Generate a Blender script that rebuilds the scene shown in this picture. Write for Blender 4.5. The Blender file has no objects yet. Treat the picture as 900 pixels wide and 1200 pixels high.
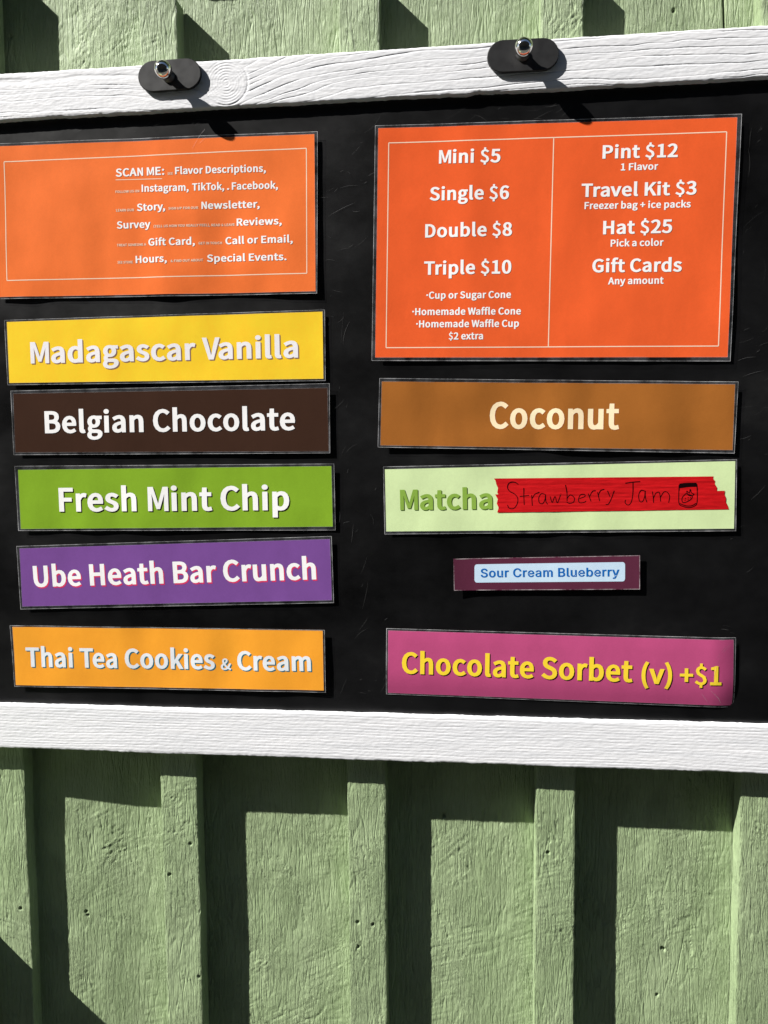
import bpy, math, random
import numpy as np
from mathutils import Vector, Matrix

scene = bpy.context.scene
col = scene.collection
Z0 = 1.50                      # height of the camera (and of the board's datum) above the ground, metres

# ------------------------------------------------------------------ camera
cam_d = bpy.data.cameras.new('camera')
cam_d.sensor_fit = 'VERTICAL'; cam_d.sensor_height = 36.0; cam_d.sensor_width = 27.0
cam_d.lens = 930.0 / 1200.0 * 36.0
cam_d.clip_start = 0.02; cam_d.clip_end = 2000.0
cam = bpy.data.objects.new('camera', cam_d); col.objects.link(cam)
FW = Vector((-0.108408, 0.991419, -0.073053)); RT = Vector((0.994106, 0.108107, -0.008074)); UP = Vector((0.000108, 0.073498, 0.997295))
cam.matrix_world = Matrix(((RT.x, UP.x, -FW.x, 0.0), (RT.y, UP.y, -FW.y, -0.70), (RT.z, UP.z, -FW.z, Z0), (0, 0, 0, 1)))
scene.camera = cam

# ------------------------------------------------------------------ sky and sun
SUN = Vector((2.15, 1.0, -2.10)).normalized()          # direction the sunlight travels
elev = math.asin(-SUN.z); azim = math.atan2(-SUN.x, -SUN.y)
world = bpy.data.worlds.new('World'); scene.world = world; world.use_nodes = True
wn = world.node_tree.nodes; wl = world.node_tree.links
for n in list(wn): wn.remove(n)
sky = wn.new('ShaderNodeTexSky'); sky.sky_type = 'NISHITA'; sky.sun_disc = False
sky.sun_elevation = elev; sky.sun_rotation = azim; sky.air_density = 1.0; sky.dust_density = 0.6; sky.ozone_density = 1.0
bg = wn.new('ShaderNodeBackground'); bg.inputs['Strength'].default_value = 0.05
wo = wn.new('ShaderNodeOutputWorld')
wl.new(sky.outputs[0], bg.inputs['Color']); wl.new(bg.outputs[0], wo.inputs['Surface'])
sun_d = bpy.data.lights.new('sun', 'SUN'); sun_d.energy = 5.0; sun_d.angle = math.radians(0.53); sun_d.color = (1.0, 0.97, 0.92)
sun = bpy.data.objects.new('sun', sun_d); col.objects.link(sun)
sun.rotation_euler = SUN.to_track_quat('-Z', 'Y').to_euler(); sun.location = (-6, -3, 8)
scene.view_settings.view_transform = 'Standard'; scene.view_settings.look = 'None'
scene.view_settings.gamma = 1.0; scene.view_settings.use_curve_mapping = False
scene.view_settings.exposure = 0.98

# ------------------------------------------------------------------ helpers
# letter outlines: advance width, then closed contours x, y, x, y ... in thousandths of the cap height
GLYPH = {'s': {}, 'i': {}}
GLYPH['s']['z'] = (718, [
    [-6, 0, 662, 0, 662, 158, 307, 158, 650, 653, 650, 757, 36, 757, 36, 599, 336, 599, -6, 104],
])
GLYPH['s']['I'] = (470, [
    [84, 0, 317, 0, 317, 1000, 84, 1000],
])
GLYPH['s']['8'] = (827, [
    [382, -17, 527, 3, 644, 60, 722, 148, 749, 256, 733, 353, 688, 429, 625, 487, 608, 509, 630, 546, 689, 631, 714, 735, 691, 847, 625, 936, 519, 994, 385, 1015, 257, 995, 152, 941, 81, 855, 55, 745, 78, 643, 137, 563, 160, 531, 142, 505, 76, 442, 27, 362, 8, 263, 37, 151, 117, 61, 236, 3],
    [436, 579, 390, 603, 328, 641, 292, 687, 279, 746, 287, 794, 308, 831, 339, 854, 383, 863, 433, 853, 467, 825, 489, 784, 498, 729, 489, 672, 462, 617],
    [384, 134, 318, 145, 270, 175, 239, 219, 228, 275, 242, 346, 281, 409, 321, 450, 388, 418, 462, 376, 505, 326, 520, 260, 511, 210, 486, 171, 444, 144],
])
GLYPH['s']['P'] = (934, [
    [84, 0, 317, 0, 317, 373, 432, 373, 594, 391, 730, 450, 821, 551, 852, 694, 820, 837, 727, 934, 589, 985, 426, 1000, 84, 1000],
    [317, 532, 317, 841, 404, 841, 510, 832, 573, 807, 604, 765, 616, 693, 604, 620, 573, 572, 512, 543, 409, 532],
])
GLYPH['s']['L'] = (811, [
    [84, 0, 755, 0, 755, 165, 317, 165, 317, 1000, 84, 1000],
])
GLYPH['s']['U'] = (1054, [
    [493, -17, 654, 5, 788, 81, 876, 218, 905, 415, 905, 1000, 676, 1000, 676, 417, 659, 283, 619, 204, 564, 164, 493, 151, 422, 164, 369, 204, 330, 283, 313, 417, 313, 1000, 80, 1000, 80, 415, 109, 218, 196, 81, 331, 5],
])
GLYPH['s']['i'] = (445, [
    [72, 0, 305, 0, 305, 757, 72, 757],
    [188, 836, 259, 849, 310, 889, 327, 947, 309, 1002, 259, 1041, 188, 1055, 118, 1041, 68, 1002, 51, 947, 68, 889, 118, 849],
])
GLYPH['s']['7'] = (827, [
    [211, 0, 450, 0, 473, 278, 517, 488, 599, 681, 747, 888, 747, 1000, 13, 1000, 13, 837, 456, 837, 380, 694, 293, 497, 241, 281],
])
GLYPH['s']['2'] = (827, [
    [6, 0, 743, 0, 743, 165, 410, 165, 385, 160, 449, 256, 578, 407, 664, 558, 696, 710, 672, 835, 602, 933, 490, 995, 350, 1017, 217, 998, 107, 947, -24, 849, 127, 737, 221, 812, 276, 846, 335, 858, 394, 846, 431, 816, 455, 769, 464, 706, 440, 590, 362, 457, 225, 303, 6, 115],
])
GLYPH['s']['G'] = (1010, [
    [529, -17, 669, -2, 787, 40, 893, 108, 893, 549, 456, 549, 456, 387, 669, 387, 669, 191, 651, 173, 601, 157, 546, 151, 424, 175, 338, 243, 283, 353, 263, 503, 285, 651, 342, 759, 427, 825, 543, 849, 615, 838, 671, 811, 764, 748, 901, 874, 786, 952, 677, 998, 536, 1017, 333, 981, 168, 878, 62, 714, 24, 499, 61, 285, 165, 121, 327, 18],
])
GLYPH['s']['n'] = (902, [
    [72, 0, 305, 0, 305, 521, 352, 568, 402, 599, 453, 609, 493, 601, 515, 578, 532, 532, 539, 454, 539, 0, 772, 0, 772, 473, 757, 597, 706, 694, 615, 755, 491, 776, 379, 758, 284, 711, 282, 688, 275, 757, 72, 757],
])
GLYPH['s']['f'] = (513, [
    [-9, 599, 92, 599, 92, 0, 324, 0, 324, 599, 481, 599, 481, 757, 324, 757, 324, 833, 333, 898, 349, 929, 380, 940, 394, 938, 414, 933, 494, 910, 552, 1064, 462, 1086, 414, 1094, 359, 1097, 244, 1079, 156, 1025, 107, 941, 92, 839, 92, 755, -9, 749],
])
GLYPH['s']['R'] = (936, [
    [317, 555, 317, 841, 429, 841, 523, 832, 579, 809, 608, 770, 619, 706, 607, 639, 576, 594, 520, 566, 428, 555],
    [655, 0, 922, 0, 653, 426, 694, 448, 780, 510, 835, 597, 854, 707, 824, 843, 734, 936, 604, 986, 453, 1000, 84, 1000, 84, 0, 317, 0, 317, 397, 412, 397],
])
GLYPH['s']['b'] = (913, [
    [453, -17, 596, 11, 717, 92, 799, 220, 828, 389, 807, 544, 741, 667, 630, 748, 480, 776, 380, 761, 290, 723, 304, 711, 305, 770, 305, 1080, 72, 1080, 72, 0, 272, 0, 277, 48, 283, 28, 365, -5],
    [428, 146, 390, 151, 341, 171, 305, 202, 305, 535, 349, 575, 402, 604, 447, 613, 512, 597, 553, 556, 580, 486, 590, 389, 576, 282, 540, 207, 491, 162],
])
GLYPH['s']['O'] = (1082, [
    [506, -17, 702, 20, 856, 126, 954, 290, 988, 503, 954, 715, 856, 878, 702, 981, 506, 1017, 311, 981, 157, 878, 59, 715, 25, 503, 58, 290, 156, 126, 310, 20],
    [506, 151, 409, 175, 334, 243, 282, 353, 263, 503, 282, 652, 334, 760, 409, 826, 506, 849, 604, 826, 678, 760, 730, 652, 749, 503, 730, 353, 678, 243, 603, 175],
])
GLYPH['s']['o'] = (897, [
    [413, -17, 565, 10, 693, 88, 779, 213, 811, 378, 779, 544, 693, 670, 565, 749, 413, 776, 262, 749, 134, 670, 47, 544, 16, 378, 47, 213, 134, 88, 262, 10],
    [413, 145, 351, 161, 302, 205, 267, 278, 254, 378, 267, 478, 302, 552, 351, 597, 413, 612, 476, 596, 526, 551, 561, 478, 574, 378, 561, 279, 526, 205, 476, 161],
])
GLYPH['s']['+'] = (827, [
    [275, 148, 482, 148, 482, 428, 761, 428, 761, 578, 482, 578, 482, 858, 275, 858, 275, 578, -2, 578, -2, 428, 275, 428],
])
GLYPH['s']['W'] = (1268, [
    [203, 0, 439, 0, 598, 589, 598, 704, 598, 589, 760, 0, 999, 0, 1227, 1000, 997, 1000, 880, 464, 872, 261, 852, 466, 702, 1000, 502, 1000, 354, 466, 337, 261, 323, 465, 210, 1000, -31, 1000],
])
GLYPH['s']['k'] = (823, [
    [72, 0, 302, 0, 302, 203, 380, 312, 574, 0, 837, 0, 526, 443, 821, 757, 542, 757, 307, 450, 302, 1080, 72, 1080],
])
GLYPH['s']['Q'] = (1082, [
    [506, 146, 409, 170, 334, 238, 282, 350, 263, 503, 282, 652, 334, 760, 409, 826, 506, 849, 604, 826, 678, 760, 730, 652, 749, 503, 730, 350, 678, 238, 603, 170],
    [809, -235, 875, -232, 931, -224, 1020, -203, 969, -52, 891, -67, 861, -71, 828, -73, 741, -60, 675, -24, 668, 6, 754, 45, 881, 155, 960, 310, 988, 503, 954, 715, 856, 878, 702, 981, 506, 1017, 311, 981, 157, 878, 59, 715, 25, 503, 53, 307, 136, 150, 267, 40, 408, -7, 457, -90, 549, -167, 669, -217],
])
GLYPH['s']['q'] = (916, [
    [541, -293, 774, -293, 774, 757, 575, 757, 570, 716, 568, 734, 487, 765, 390, 776, 248, 747, 128, 666, 47, 541, 18, 378, 42, 214, 113, 89, 229, 10, 377, -17, 477, -2, 565, 36, 542, 43, 541, -13],
    [407, 146, 344, 161, 299, 203, 267, 276, 255, 379, 269, 478, 306, 551, 356, 597, 418, 613, 461, 607, 507, 586, 541, 556, 541, 222, 502, 181, 453, 154],
])
GLYPH['s'][','] = (449, [
    [76, -257, 219, -191, 293, -124, 340, -40, 356, 56, 340, 142, 286, 204, 199, 226, 124, 212, 68, 173, 46, 111, 67, 50, 122, 10, 190, -3, 140, -5, 141, -27, 108, -75, 5, -129],
])
GLYPH['s']['a'] = (838, [
    [296, -17, 401, -2, 494, 37, 503, 59, 511, 0, 713, 0, 713, 460, 697, 585, 642, 686, 542, 753, 404, 776, 275, 760, 167, 723, 39, 665, 139, 528, 248, 579, 313, 604, 380, 614, 432, 602, 459, 574, 475, 529, 476, 498, 316, 469, 160, 413, 59, 328, 25, 213, 46, 116, 104, 43, 191, -2],
    [331, 142, 296, 147, 274, 160, 261, 182, 256, 218, 266, 264, 303, 302, 392, 337, 481, 355, 481, 216, 437, 177, 383, 151],
])
GLYPH['s']['H'] = (1063, [
    [84, 0, 317, 0, 317, 442, 676, 442, 676, 0, 911, 0, 911, 1000, 676, 1000, 676, 608, 317, 608, 317, 1000, 84, 1000],
])
GLYPH['s']['('] = (531, [
    [302, -260, 476, -202, 376, -32, 324, 116, 293, 271, 283, 429, 293, 587, 324, 741, 376, 889, 476, 1059, 303, 1118, 193, 943, 127, 784, 86, 614, 71, 429, 86, 244, 127, 73, 193, -86],
])
GLYPH['s']['J'] = (800, [
    [325, -17, 472, 8, 577, 79, 636, 183, 653, 304, 653, 1000, 418, 1000, 418, 320, 409, 235, 389, 186, 360, 160, 311, 151, 264, 160, 224, 187, 149, 269, -28, 170, 58, 77, 133, 25, 222, -6],
])
GLYPH['s']['d'] = (916, [
    [377, -17, 480, -2, 568, 37, 566, 54, 572, 0, 774, 0, 774, 1080, 541, 1080, 541, 781, 542, 728, 565, 734, 486, 765, 391, 776, 248, 747, 128, 666, 47, 541, 18, 378, 42, 214, 113, 89, 229, 10],
    [407, 146, 344, 161, 299, 203, 267, 276, 255, 379, 269, 478, 306, 551, 356, 597, 418, 613, 461, 607, 507, 586, 541, 556, 541, 222, 502, 181, 453, 154],
])
GLYPH['s']['r'] = (599, [
    [72, 0, 305, 0, 305, 469, 350, 551, 398, 594, 442, 607, 458, 606, 474, 602, 549, 587, 594, 747, 524, 768, 490, 774, 448, 775, 350, 755, 263, 698, 281, 684, 276, 757, 72, 757],
])
GLYPH['s']['$'] = (827, [
    [304, -148, 466, -148, 466, 2, 544, 26, 629, 84, 684, 166, 703, 269, 629, 453, 471, 552, 332, 624, 276, 728, 284, 772, 306, 808, 342, 831, 393, 839, 455, 831, 504, 806, 582, 750, 696, 852, 607, 918, 530, 958, 466, 974, 466, 1122, 304, 1122, 304, 972, 232, 949, 152, 893, 100, 815, 82, 715, 156, 547, 312, 453, 450, 374, 507, 256, 499, 207, 475, 169, 435, 144, 373, 135, 295, 147, 225, 178, 129, 239, 30, 121, 135, 55, 231, 15, 304, -2],
])
GLYPH['s']['4'] = (827, [
    [410, 0, 635, 0, 635, 258, 769, 258, 769, 415, 635, 415, 635, 1000, 414, 1000, -27, 376, -27, 258, 410, 258],
    [410, 415, 258, 415, 431, 686, 420, 738, 410, 671],
])
GLYPH['s']['V'] = (820, [
    [290, 0, 530, 0, 838, 1000, 614, 1000, 492, 540, 412, 190, 332, 540, 206, 1000, -18, 1000],
])
GLYPH['s']['x'] = (749, [
    [-78, 0, 183, 0, 298, 178, 330, 257, 368, 177, 493, 0, 759, 0, 479, 382, 736, 757, 479, 757, 371, 589, 349, 521, 320, 590, 205, 757, -59, 757, 201, 393],
])
GLYPH['s']['M'] = (1096, [
    [80, 0, 278, 0, 278, 440, 250, 715, 330, 480, 470, 80, 626, 80, 766, 480, 846, 715, 818, 440, 818, 0, 1016, 0, 1016, 1000, 770, 1000, 612, 520, 548, 310, 484, 520, 326, 1000, 80, 1000],
])
GLYPH['s']['&'] = (998, [
    [353, -7, 473, 7, 577, 46, 643, 95, 704, 55, 785, 18, 895, -13, 949, 126, 860, 152, 801, 181, 768, 208, 821, 293, 881, 408, 943, 559, 750, 559, 706, 443, 661, 353, 629, 295, 568, 355, 484, 443, 432, 519, 488, 564, 564, 630, 621, 707, 644, 800, 628, 883, 582, 950, 507, 993, 410, 1008, 303, 989, 218, 937, 164, 860, 145, 766, 154, 691, 178, 614, 203, 553, 148, 510, 80, 446, 31, 369, 12, 274, 38, 161, 109, 71, 217, 13],
    [503, 186, 482, 164, 425, 140, 369, 131, 303, 142, 252, 172, 219, 219, 207, 281, 221, 340, 260, 394, 292, 430, 346, 350, 437, 254],
    [351, 635, 344, 665, 329, 717, 324, 765, 337, 826, 367, 865, 412, 880, 444, 869, 463, 841, 469, 800, 450, 734, 396, 676],
])
GLYPH['s']['l'] = (457, [
    [253, -17, 293, -15, 322, -11, 391, 3, 355, 150, 290, 145, 301, 145, 307, 146, 305, 164, 305, 1080, 72, 1080, 72, 168, 80, 96, 112, 35, 174, -4],
])
GLYPH['s']['D'] = (1009, [
    [84, 0, 397, 0, 613, 34, 779, 134, 880, 294, 913, 503, 880, 713, 778, 870, 610, 968, 392, 1000, 84, 1000],
    [317, 161, 317, 841, 372, 841, 510, 818, 600, 755, 654, 651, 674, 503, 654, 355, 599, 249, 510, 184, 372, 161],
])
GLYPH['s']['p'] = (916, [
    [72, -293, 305, -293, 305, -25, 304, 33, 289, 24, 369, -6, 454, -17, 596, 11, 717, 92, 799, 220, 828, 389, 807, 544, 741, 667, 630, 748, 480, 776, 378, 760, 287, 721, 281, 701, 273, 757, 72, 757],
    [428, 146, 391, 151, 342, 171, 305, 202, 305, 535, 350, 575, 403, 604, 447, 613, 512, 597, 553, 556, 580, 486, 590, 389, 576, 282, 540, 207, 491, 162],
])
GLYPH['s']['1'] = (827, [
    [66, 0, 722, 0, 722, 161, 522, 161, 522, 1000, 360, 1000, 293, 971, 231, 950, 111, 927, 111, 796, 290, 796, 290, 161, 66, 161],
])
GLYPH['s']['j'] = (445, [
    [51, -309, 164, -291, 248, -236, 293, -152, 305, -49, 305, 757, 73, 757, 73, -46, 69, -98, 61, -131, 53, -146, 32, -152, 17, -151, -1, -147, -73, -131, -125, -280, -44, -299, 0, -307],
    [188, 836, 258, 849, 309, 889, 327, 947, 309, 1003, 258, 1041, 188, 1055, 118, 1041, 67, 1002, 49, 947, 67, 889, 118, 849],
])
GLYPH['s']['3'] = (827, [
    [360, -17, 502, 3, 623, 61, 706, 156, 736, 282, 716, 381, 660, 461, 579, 517, 592, 526, 574, 534, 641, 589, 686, 663, 702, 752, 675, 864, 600, 948, 489, 1000, 355, 1017, 233, 1001, 128, 958, -1, 879, 136, 755, 234, 820, 290, 848, 351, 858, 403, 849, 436, 826, 457, 791, 465, 742, 455, 685, 424, 640, 359, 608, 189, 592, 189, 445, 376, 429, 452, 396, 488, 349, 499, 286, 488, 226, 460, 183, 415, 155, 351, 145, 266, 158, 199, 193, 97, 265, -34, 141, 62, 70, 142, 25, 241, -5],
])
GLYPH['s'][':'] = (449, [
    [190, 497, 263, 513, 316, 556, 335, 619, 316, 682, 263, 726, 190, 742, 115, 726, 63, 682, 44, 619, 63, 557, 116, 513],
    [190, -18, 263, -2, 316, 41, 335, 103, 316, 166, 263, 210, 190, 226, 116, 210, 63, 166, 44, 103, 63, 41, 116, -2],
])
GLYPH['s']['E'] = (874, [
    [84, 0, 783, 0, 783, 165, 317, 165, 317, 442, 697, 442, 697, 607, 317, 607, 317, 837, 768, 837, 768, 1000, 84, 1000],
])
GLYPH['s']['N'] = (885, [
    [80, 0, 278, 0, 278, 380, 250, 665, 335, 480, 606, 0, 804, 0, 804, 1000, 606, 1000, 606, 620, 634, 335, 549, 520, 276, 1000, 80, 1000],
])
GLYPH['s']['·'] = (430, [
    [190, 643, 114, 626, 60, 580, 40, 517, 60, 453, 114, 408, 190, 391, 265, 408, 320, 453, 340, 517, 320, 580, 265, 626],
])
GLYPH['s']['A'] = (899, [
    [-70, 0, 172, 0, 269, 286, 555, 286, 651, 0, 899, 0, 523, 1000, 305, 1000],
    [334, 443, 361, 546, 411, 766, 464, 546, 490, 443],
])
GLYPH['s']['t'] = (584, [
    [355, -17, 412, -13, 464, -2, 561, 19, 508, 171, 428, 150, 405, 144, 388, 142, 355, 149, 341, 165, 330, 194, 325, 244, 325, 599, 527, 599, 527, 757, 325, 757, 325, 953, 117, 953, 103, 756, -17, 749, -17, 599, 93, 599, 93, 245, 105, 143, 150, 58, 236, 2],
])
GLYPH['s'][')'] = (531, [
    [159, -259, 269, -86, 334, 73, 376, 244, 390, 429, 376, 614, 334, 784, 269, 943, 159, 1118, -16, 1059, 84, 888, 137, 741, 169, 586, 179, 429, 169, 271, 137, 116, 84, -32, -17, -202],
])
GLYPH['s']['K'] = (951, [
    [84, 0, 317, 0, 317, 317, 427, 464, 704, 0, 970, 0, 580, 610, 943, 1000, 660, 1000, 319, 585, 317, 1000, 84, 1000],
])
GLYPH['s']['Z'] = (893, [
    [14, 0, 813, 0, 813, 165, 323, 165, 806, 889, 806, 1000, 62, 1000, 62, 837, 497, 837, 14, 113],
])
GLYPH['s']['5'] = (827, [
    [359, -17, 500, 6, 622, 76, 708, 187, 740, 336, 712, 482, 634, 586, 519, 648, 385, 667, 318, 662, 260, 648, 295, 650, 309, 837, 690, 837, 690, 1000, 100, 1000, 61, 515, 183, 454, 261, 493, 303, 509, 349, 514, 415, 502, 461, 468, 491, 412, 503, 334, 490, 252, 456, 194, 407, 158, 344, 145, 259, 158, 193, 192, 92, 262, -38, 134, 86, 52, 204, 3],
])
GLYPH['s']['9'] = (827, [
    [323, -17, 481, 15, 616, 116, 706, 289, 738, 540, 710, 744, 631, 894, 505, 987, 347, 1017, 214, 993, 104, 923, 31, 817, 5, 681, 28, 543, 95, 439, 201, 376, 336, 355, 437, 371, 529, 414, 494, 417, 489, 326, 441, 217, 382, 161, 314, 145, 269, 152, 225, 173, 142, 228, 2, 107, 113, 35, 207, -3],
    [507, 609, 461, 552, 405, 517, 356, 506, 302, 518, 266, 551, 241, 605, 232, 681, 243, 759, 270, 816, 306, 850, 348, 861, 407, 846, 454, 800, 491, 717],
])
GLYPH['s']['X'] = (852, [
    [-69, 0, 189, 0, 348, 270, 384, 369, 425, 269, 589, 0, 853, 0, 529, 510, 831, 1000, 574, 1000, 425, 744, 398, 660, 365, 745, 214, 1000, -50, 1000, 253, 516],
])
GLYPH['s']['w'] = (1164, [
    [202, 0, 429, 0, 545, 396, 546, 499, 548, 398, 665, 0, 899, 0, 1129, 757, 897, 757, 778, 332, 780, 238, 779, 333, 653, 757, 448, 757, 321, 332, 324, 238, 327, 332, 206, 757, -34, 757],
])
GLYPH['s']['u'] = (898, [
    [342, -17, 454, 1, 548, 49, 546, 72, 552, 0, 758, 0, 758, 757, 526, 757, 526, 246, 478, 191, 429, 159, 379, 149, 339, 157, 318, 179, 301, 224, 294, 302, 294, 757, 61, 757, 61, 284, 75, 160, 126, 64, 218, 3],
])
GLYPH['s']['0'] = (827, [
    [379, -18, 535, 17, 652, 119, 721, 282, 745, 503, 721, 723, 652, 884, 535, 984, 379, 1018, 223, 984, 106, 884, 37, 723, 14, 503, 37, 282, 106, 119, 223, 17],
    [379, 143, 334, 160, 290, 219, 256, 332, 242, 503, 256, 674, 290, 785, 333, 843, 379, 859, 425, 843, 469, 785, 503, 674, 516, 503, 503, 332, 468, 219, 425, 160],
])
GLYPH['s']['B'] = (966, [
    [84, 0, 459, 0, 624, 18, 763, 74, 857, 171, 890, 306, 871, 403, 819, 480, 739, 532, 756, 539, 729, 542, 786, 596, 821, 664, 832, 741, 802, 860, 713, 943, 585, 987, 436, 1000, 84, 1000],
    [317, 603, 317, 843, 415, 843, 509, 835, 563, 814, 589, 779, 598, 724, 590, 674, 564, 638, 509, 613, 409, 603],
    [317, 158, 317, 447, 435, 447, 542, 438, 609, 411, 643, 370, 656, 310, 642, 243, 606, 197, 540, 169, 435, 158],
])
GLYPH['s']['h'] = (898, [
    [72, 0, 305, 0, 305, 521, 352, 568, 402, 599, 453, 609, 493, 601, 515, 578, 532, 532, 539, 454, 539, 0, 772, 0, 772, 473, 757, 597, 706, 694, 615, 755, 491, 776, 379, 758, 286, 712, 304, 699, 305, 770, 305, 1080, 72, 1080],
])
GLYPH['s']['S'] = (883, [
    [415, -17, 574, 5, 699, 68, 781, 163, 809, 280, 790, 383, 737, 462, 660, 518, 572, 560, 428, 618, 373, 642, 330, 669, 305, 702, 296, 746, 303, 788, 325, 819, 366, 841, 427, 849, 499, 840, 562, 813, 664, 751, 797, 875, 668, 957, 555, 1001, 427, 1017, 284, 997, 166, 940, 86, 851, 57, 737, 80, 635, 139, 558, 215, 504, 292, 468, 436, 409, 498, 381, 541, 352, 563, 319, 571, 271, 562, 223, 536, 186, 489, 161, 417, 151, 330, 164, 249, 201, 134, 279, -12, 149, 135, 52, 266, 1],
])
GLYPH['s']['y'] = (781, [
    [142, -299, 258, -278, 351, -221, 417, -137, 465, -39, 769, 757, 532, 757, 386, 350, 370, 245, 348, 352, 185, 757, -62, 757, 258, 29, 248, -10, 215, -80, 177, -123, 127, -139, 121, -138, 107, -134, 37, -119, -14, -274, 63, -292, 99, -297],
])
GLYPH['s']['Y'] = (794, [
    [245, 0, 478, 0, 478, 387, 813, 1000, 560, 1000, 417, 717, 365, 573, 311, 717, 167, 1000, -88, 1000, 245, 387],
])
GLYPH['s']['m'] = (1333, [
    [72, 0, 305, 0, 305, 522, 350, 569, 399, 600, 437, 609, 474, 601, 496, 578, 513, 532, 520, 454, 520, 0, 752, 0, 752, 521, 798, 569, 847, 600, 886, 609, 923, 601, 945, 578, 962, 532, 969, 454, 969, 0, 1201, 0, 1201, 473, 1186, 597, 1136, 694, 1046, 755, 923, 776, 816, 756, 723, 705, 695, 664, 695, 684, 640, 734, 565, 765, 471, 776, 369, 757, 280, 711, 282, 690, 275, 757, 72, 757],
])
GLYPH['s']['g'] = (839, [
    [376, -320, 546, -299, 681, -242, 773, -155, 806, -48, 784, 42, 717, 105, 617, 139, 495, 149, 350, 149, 289, 158, 275, 173, 272, 194, 275, 215, 283, 233, 277, 239, 283, 232, 329, 223, 376, 219, 500, 238, 604, 293, 675, 380, 700, 492, 690, 558, 664, 614, 695, 604, 791, 604, 791, 757, 488, 757, 463, 766, 421, 773, 371, 775, 249, 756, 142, 700, 69, 611, 42, 496, 59, 408, 103, 336, 119, 309, 113, 292, 74, 241, 57, 176, 69, 115, 103, 67, 97, 60, 78, 30, 32, -31, 14, -103, 44, -198, 125, -267, 238, -306],
    [374, 363, 336, 372, 304, 398, 281, 439, 272, 496, 281, 553, 303, 592, 334, 617, 374, 625, 415, 617, 446, 592, 468, 553, 477, 496, 468, 439, 445, 398, 413, 372],
    [392, -175, 315, -167, 265, -147, 241, -119, 234, -84, 238, -57, 253, -26, 270, -3, 279, -6, 316, -9, 348, -10, 475, -10, 543, -18, 565, -36, 571, -67, 563, -102, 532, -137, 475, -164],
])
GLYPH['s']['v'] = (781, [
    [247, 0, 469, 0, 769, 757, 531, 757, 378, 341, 359, 228, 338, 341, 186, 757, -59, 757],
])
GLYPH['s']['c'] = (766, [
    [416, -17, 518, -5, 611, 27, 731, 93, 617, 227, 525, 174, 478, 152, 430, 145, 359, 161, 305, 206, 268, 279, 254, 378, 269, 477, 307, 550, 363, 596, 434, 613, 471, 607, 508, 589, 590, 540, 719, 668, 613, 730, 530, 763, 426, 776, 270, 749, 138, 670, 48, 544, 16, 378, 46, 213, 130, 88, 259, 10],
])
GLYPH['s']['e'] = (826, [
    [424, -17, 530, -7, 621, 20, 741, 73, 647, 207, 546, 163, 496, 146, 442, 141, 364, 156, 307, 197, 267, 263, 260, 319, 743, 319, 753, 419, 731, 562, 664, 676, 551, 750, 402, 776, 257, 748, 133, 667, 47, 542, 16, 378, 47, 213, 134, 88, 266, 10],
    [262, 466, 267, 513, 304, 571, 351, 606, 405, 618, 460, 606, 498, 574, 524, 518, 528, 466],
])
GLYPH['s']['.'] = (449, [
    [190, -18, 263, -2, 316, 41, 335, 103, 316, 166, 263, 210, 190, 226, 116, 210, 63, 166, 44, 103, 63, 41, 116, -2],
])
GLYPH['s']['/'] = (605, [
    [-58, -229, 146, -229, 587, 1078, 384, 1078],
])
GLYPH['s']['6'] = (827, [
    [410, -17, 544, 7, 653, 77, 727, 184, 753, 319, 731, 459, 663, 562, 555, 625, 420, 645, 323, 630, 231, 587, 265, 584, 269, 675, 317, 784, 378, 840, 453, 857, 494, 849, 535, 829, 613, 773, 759, 892, 647, 966, 556, 1003, 444, 1017, 283, 987, 145, 890, 54, 722, 22, 479, 49, 267, 128, 112, 252, 15],
    [254, 397, 299, 452, 353, 484, 400, 494, 456, 482, 492, 450, 516, 396, 525, 320, 515, 242, 488, 185, 452, 152, 411, 140, 353, 156, 307, 203, 270, 288],
])
GLYPH['s']['C'] = (940, [
    [513, -17, 650, 0, 766, 50, 897, 147, 756, 270, 653, 194, 591, 162, 522, 151, 415, 175, 336, 242, 283, 353, 263, 503, 284, 651, 339, 759, 419, 826, 526, 849, 587, 839, 641, 812, 735, 748, 872, 873, 757, 953, 651, 999, 521, 1017, 324, 981, 164, 877, 61, 714, 25, 499, 60, 285, 162, 122, 319, 18],
])
GLYPH['s']['T'] = (887, [
    [291, 0, 526, 0, 526, 837, 829, 837, 829, 1000, -12, 1000, -12, 837, 291, 837],
])
GLYPH['s']['s'] = (708, [
    [320, -17, 453, 1, 556, 52, 621, 128, 643, 221, 618, 319, 551, 386, 467, 430, 383, 461, 310, 490, 270, 519, 260, 554, 266, 584, 288, 609, 342, 620, 388, 613, 432, 594, 521, 549, 647, 672, 530, 732, 441, 764, 339, 775, 214, 759, 115, 711, 51, 637, 29, 546, 54, 455, 118, 391, 198, 347, 280, 317, 354, 287, 400, 253, 413, 211, 410, 185, 397, 162, 370, 145, 323, 138, 256, 147, 197, 173, 91, 233, -33, 103, 98, 33, 203, -3],
])
GLYPH['s']['F'] = (823, [
    [84, 0, 317, 0, 317, 420, 699, 420, 699, 584, 317, 584, 317, 837, 768, 837, 768, 1000, 84, 1000],
])
GLYPH['s'][' '] = (326, [
])
GLYPH['i']['u'] = (876, [
    [359, -10, 304, -6, 253, 5, 205, 23, 163, 49, 127, 82, 98, 123, 77, 170, 65, 224, 61, 283, 61, 757, 265, 757, 265, 294, 270, 247, 282, 209, 300, 179, 324, 158, 355, 145, 394, 140, 421, 142, 447, 149, 469, 159, 489, 174, 506, 193, 520, 215, 531, 242, 537, 274, 540, 310, 540, 757, 744, 757, 744, 0, 544, 0, 544, 218, 667, 218, 615, 125, 577, 73, 530, 36, 477, 10, 420, -5],
])
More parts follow.
